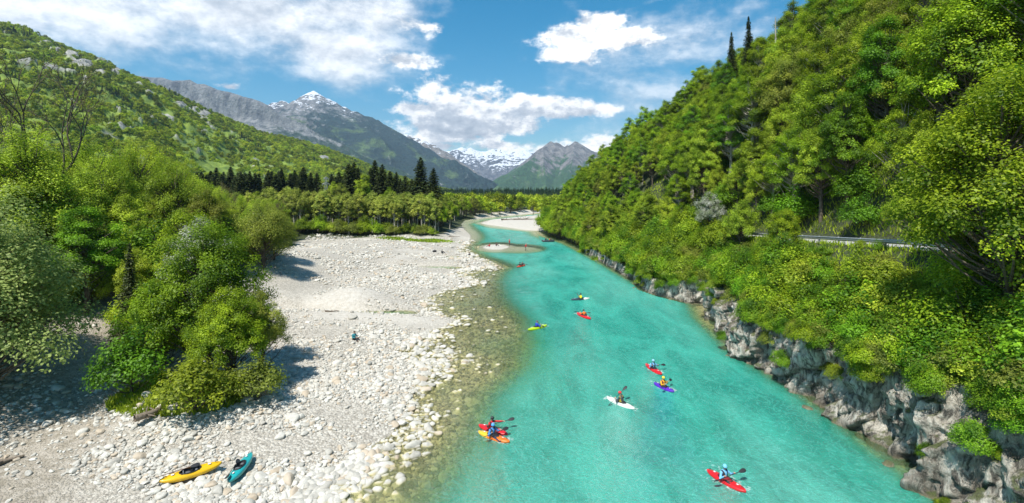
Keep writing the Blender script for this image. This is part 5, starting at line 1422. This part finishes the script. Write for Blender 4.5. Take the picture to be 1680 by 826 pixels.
k = kayak((866, 542), (897, 534), WZ_, c_lim, 'lime green kayak left of mid river with a paddler in blue')
crew(k, 'person in a bright blue jacket paddling the lime green kayak', bl_j, C_('grey_helmet', (.12, .12, .13)), bk_j, None, axis=(.25, 1, .15), plabel='paddle of the person in the lime green kayak')
k = kayak((969, 524), (947, 514), WZ_, c_red, 'red kayak with a paddler in orange in the middle distance')
crew(k, 'person in an orange jacket and dark helmet in the red kayak in the middle distance', or_j, h_bk, bk_j, None, axis=(.35, 1, .1), plabel='dark paddle of the person in orange', lean=.05)
k = kayak((966, 490), (938, 492), WZ_, c_dk, 'dark grey kayak with pale stern and a paddler in yellow', two=c_wht, L=2.8)
crew(k, 'person in a yellow jacket and black helmet in the dark grey kayak', ye_j, h_bk, bk_j, None, axis=(.2, 1, -.2), plabel='paddle of the person in yellow')
k = kayak((843, 440), (866, 434), WZ_, c_ro, 'long red-orange two-seat kayak upstream with two people in dark clothes', L=3.3)
crew(k, 'person in dark clothes in the front seat of the red-orange two-seat kayak', bk_j, h_bk, x=.55, axis=(0, 1, .2), plabel='paddle of the front person in the red-orange kayak')
crew(k, 'person in dark clothes in the rear seat of the red-orange two-seat kayak', bk_j, h_bk, x=-.55, axis=(.1, 1, -.3), plabel='paddle of the rear person in the red-orange kayak')
# raft upstream
q = G(899, 397); rf = empty('raft', (q[0], q[1], 0), R(8)); tag(rf, 'dark grey inflatable raft far upstream near the right bank', 'raft')
a = np.linspace(0, 2 * np.pi, 33)
pts = np.stack([1.75 * np.sign(np.cos(a)) * np.abs(np.cos(a)) ** .8, .8 * np.sign(np.sin(a)) * np.abs(np.sin(a)) ** .6, .22 + .18 * np.abs(np.cos(a)) ** 4], 1)
m_raft = plastic('dark_raft_rubber', (.035, .045, .05))
link('tube', mesh_np('tube', *tubes([(pts, np.full(33, .25))], 8), smooth=True), rf, m_raft)
link('floor', mesh_np('floor', *ellipsoid((0, 0, .12), (1.6, .7, .06))), rf, m_grey)
for xx in (-.5, .5): link('thwart', mesh_np('thwart', *limb((xx, -.62, .34), (xx, .62, .34), .14, .14), smooth=True), rf, m_raft)
for i, (xx, yy, s_, lab, jk) in enumerate([(-.7, .45, 1, 'person in dark clothes at the left end of the raft', bk_j), (.25, -.45, -1, 'person in an orange-brown jacket in the middle of the raft', C_('rust_jacket', (.45, .16, .04))), (.8, .4, 1, 'person in dark green at the right end of the raft', C_('dark_green_jacket', (.03, .06, .03)))]):
    J = paddler_pose((.3, 1, -.4), lean=.05); person(to_world(rf, (xx, yy, .30)), rf.rotation_euler[2] + (.3 if s_ > 0 else -.3), lab, J, jk, bk_j, h_bk)
# people on foot
def stand_pose(lean=0., step=.0, arms=0.):
    J = dict(hip=(0, 0, .95), chest=(.02 + lean * .5, 0, 1.32), neck=(.03 + lean * .8, 0, 1.50), head=(.06 + lean, 0, 1.64), lsh=(.02 + lean * .6, .19, 1.41), rsh=(.02 + lean * .6, -.19, 1.41),
             lhp=(0, .09, .93), rhp=(0, -.09, .93), lkn=(.06 + step, .11, .50), rkn=(.05 - step * .3, -.11, .50), lan=(step * 1.2, .12, .09), ran=(-.02 - step, -.12, .09))
    for q, s_ in (('l', 1), ('r', -1)):
        sh = np.array(J[q + 'sh']); J[q + 'el'] = sh + np.array([-.02 + arms * .1, s_ * .09, -.27]); J[q + 'ha'] = np.array(J[q + 'el']) + np.array([.12 + arms * .12, -s_ * .01, -.20 + arms * .22])
    J['grip'] = np.array([0, 1, 0]); return J
def sit_pose(kneeup=.42, lean=-.05, fold=.42):
    J = dict(hip=(0, 0, .12), chest=(.05 + lean, 0, .48), neck=(.08 + lean, 0, .66), head=(.12 + lean, 0, .80), lsh=(.05 + lean, .19, .57), rsh=(.05 + lean, -.19, .57),
             lhp=(0, .09, .12), rhp=(0, -.09, .12), lkn=(fold, .13, kneeup), rkn=(fold - .03, -.14, kneeup + .03), lan=(fold + .28, .11, .07), ran=(fold + .22, -.12, .07))
    for q, s_ in (('l', 1), ('r', -1)):
        sh = np.array(J[q + 'sh']); J[q + 'el'] = sh + np.array([.10, s_ * .08, -.24]); J[q + 'ha'] = np.array([fold - .06, s_ * .12, kneeup + .04])
    return J
def ped(px, py, rz, lab, J, *a, **k):
    q = ground_at(px, py); return person((q[0], q[1], Hs(q[0], q[1]) + .0), rz, lab, J, *a, **k)
ped(581, 559, R(-35), 'person in a teal top and dark trousers sitting on the stones of the gravel bar', sit_pose(.30, -.06, .44), teal_j, bk_j, hair=m_black)
ped(836, 403, R(200), 'person in a red jacket standing on the sand island', stand_pose(.02, .02), red_j, bk_j, h_red)
ped(862, 410, R(30), 'person in a red top leaning forward in the water right of the sand island', stand_pose(.18, .12, .6), red_j, gr_j, h_red)
ped(814, 404, R(10), 'person in dark clothes sitting on the sand island', sit_pose(), C_('brown_top', (.12, .04, .03)), bk_j)
ped(803, 405, R(170), 'person in red sitting low at the left of the sand island', sit_pose(.25, -.14, .5), red_j, C_('dark_red_trousers', (.16, .02, .03)))
ped(771, 420, R(190), 'person in dark clothes sitting on the stony tip beside the side channel', sit_pose(), bk_j, navy)
ped(725, 416, R(0), 'person in dark clothes sitting on the gravel, right of the black bag', sit_pose(.4), bk_j, bk_j)
q = ground_at(713, 414); b_ = empty('kit_bag', (q[0], q[1], Hs(q[0], q[1])), .4); tag(b_, 'black kit bag lying on the gravel left of a seated person', 'bag')
remeshed('bag_body', [limb((-.28, 0, .24), (.28, 0, .24), .24, .22, 10), limb((-.2, 0, .34), (.2, 0, .36), .16, .14, 8)], b_, m_black, .03)
link('strap', mesh_np('strap', *tubes([(np.array([[-.2, .0, .48], [-.08, 0, .62], [.1, 0, .62], [.22, 0, .48]]), np.full(4, .02))], 5), smooth=True), b_, m_grey)

# ------------------------------------------------------------------ pylon, driftwood, grass
q = P(535, 325, 182); py_ = empty('power_pylon', (q[0], q[1], 2.0), .3); tag(py_, 'grey steel lattice power pylon standing before the dark spruces', 'pylon')
Hp = float(P(535, 291, 182)[2]) - 2
def bars(segs_, rad): return tubes([(np.array([a, b], float), np.array([rad, rad])) for a, b in segs_], 4)
leg_, br_ = [], []
wz = lambda z: .95 * (1 - z / Hp) + .22
for sx, sy in ((1, 1), (1, -1), (-1, -1), (-1, 1)):
    lm = mesh_np('leg', *bars([((sx * wz(0), sy * wz(0), 0), (sx * wz(Hp), sy * wz(Hp), Hp))], .075)); link('leg', lm, py_, m_steel)
zz = np.linspace(0, Hp, 12)
for a, b in zip(zz[:-1], zz[1:]):
    c4 = [(1, 1), (1, -1), (-1, -1), (-1, 1)]
    for i_ in range(4):
        p_, q_ = c4[i_], c4[(i_ + 1) % 4]
        br_ += [((p_[0] * wz(a), p_[1] * wz(a), a), (q_[0] * wz(b), q_[1] * wz(b), b)), ((q_[0] * wz(a), q_[1] * wz(a), a), (p_[0] * wz(b), p_[1] * wz(b), b))]
link('bracing', mesh_np('bracing', *bars(br_, .04)), py_, m_steel)
for zc3, w_ in ((Hp * .97, .9), (Hp * .86, 1.3)):
    link('cross_arm', mesh_np('cross_arm', *bars([((-w_, 0, zc3), (w_, 0, zc3)), ((-w_, 0, zc3), (0, 0, zc3 + .7)), ((w_, 0, zc3), (0, 0, zc3 + .7)), ((-w_, 0, zc3), (-w_, 0, zc3 - .7)), ((w_, 0, zc3), (w_, 0, zc3 - .7))], .07)), py_, m_steel)
def log(px, py, L, rz, rad, lab, z=None, roots=True):
    q = ground_at(px, py); r = np.random.default_rng(int(px)); 
    pts = np.array([[t_ * L, r.normal(0, .06 * L), rad + .12 * L * abs(t_) * r.uniform(0, .4)] for t_ in np.linspace(-.5, .5, 6)])
    sg = [(pts, np.linspace(rad * 1.3, rad * .5, 6))]
    for i_ in range(9):
        b_ = pts[int(r.integers(0, 3 if roots else 6))]; d = r.normal(size=3) * [.3, .5, .35]; d[2] = abs(d[2])
        sg.append((np.array([b_, b_ + d * L * .18, b_ + d * L * .3 + [0, 0, -.05]]), np.array([.4, .25, .08]) * rad))
    o = link('driftwood_log', mesh_np('driftwood_log', *tubes(sg, 6), smooth=True), None, M['driftwood']); o.location = (q[0], q[1], Hs(q[0], q[1])); o.rotation_euler = (0, 0, rz); tag(o, lab, 'log'); return o
log(6, 762, 1.5, .75, .12, 'dark gnarled driftwood root at the lower left edge of the gravel')
log(832, 361.5, 6, .3, .3, 'short driftwood log on the far gravel bar')
log(866, 361, 15, .15, .3, 'long driftwood trunk with branches on the far gravel bar')
log(738, 389, 8, -.6, .14, 'thin dark branch lying down the steep end of the gravel point')
log(262, 678, 2.6, 1.2, .16, 'brown exposed roots hanging from the bush mound')
log(545, 512, 1.6, .2, .07, 'small stick on the wet sand beside the sand mound')
# tufts of grass
def grass(name, n, fn, hgt, seed):
    r = np.random.default_rng(seed); x, y = fn(r, n); z = H(x, y)
    a = r.uniform(0, 6.28, n); h = hgt * r.uniform(.5, 1.2, n); w = .03 * (1 + y / 40)
    dx, dy = np.cos(a) * w, np.sin(a) * w; lx_, ly_ = r.normal(0, .35, n) * h, r.normal(0, .35, n) * h
    V = np.stack([np.stack([x - dx, y - dy, z], 1), np.stack([x + dx, y + dy, z], 1), np.stack([x + lx_, y + ly_, z + h], 1)], 1).reshape(-1, 3)
    o = link(name, mesh_np(name, V, np.arange(3 * n).reshape(n, 3), {'tint': np.repeat(r.uniform(0, 1, n), 3)}), None, M['leaf_yellow']); tag(o, kind='stuff')
def g1_(r, n):
    c = r.integers(0, 5, n); cx = np.array([-27, -31, -24, -35, -21])[c]; cy = np.array([138, 139, 137, 142, 140])[c]
    return cx + r.normal(0, 2.2, n), cy + r.normal(0, .8, n)
grass('gravel_grass', 3000, g1_, .5, 1)
def g2_(r, n):  # low herbs under the shrubs
    y = r.uniform(16, 100, n * 3); x = r.uniform(XR(y) + 1, XRD(y) - 2.8); 
    return x[:n], y[:n]
grass('bank_undergrowth', 20000, g2_, .45, 2)
def g3_(r, n):
    y = 20 + r.uniform(0, 1, n) ** 1.6 * 130; x = XRD(y) + 4 + r.uniform(0, 1, n) ** 1.3 * 30
    return x, y
grass('slope_undergrowth', 30000, g3_, .6, 3)
def g4_(r, n):
    a = r.uniform(0, 6.28, n); d = r.uniform(0, 1, n) ** .5 * 4.2
    return -21.6 + np.cos(a) * d, 32 + np.sin(a) * d * .8
grass('mound_undergrowth', 9000, g4_, .38, 4)

# ------------------------------------------------------------------ haze
hb = [(-9100, -9100), ]
V = np.array([(x, y, z) for z in (-4.5, 1500) for x, y in ((-9300, -60), (9300, -60), (9300, 9300), (-9300, 9300))], float)
hm = mesh_np('haze', V, [(0, 3, 2, 1), (4, 5, 6, 7), (0, 1, 5, 4), (1, 2, 6, 5), (2, 3, 7, 6), (3, 0, 4, 7)])
m, t, o = mat('valley_haze')
pv = t.add('ShaderNodeVolumePrincipled', {'Color': (0.55, 0.76, 1.0), 'Density': 6.0e-5, 'Anisotropy': 0.2})
t.l.new(pv.outputs[0], o.inputs['Volume'])
hz_o = link('haze', hm, None, m); tag(hz_o, kind='stuff')
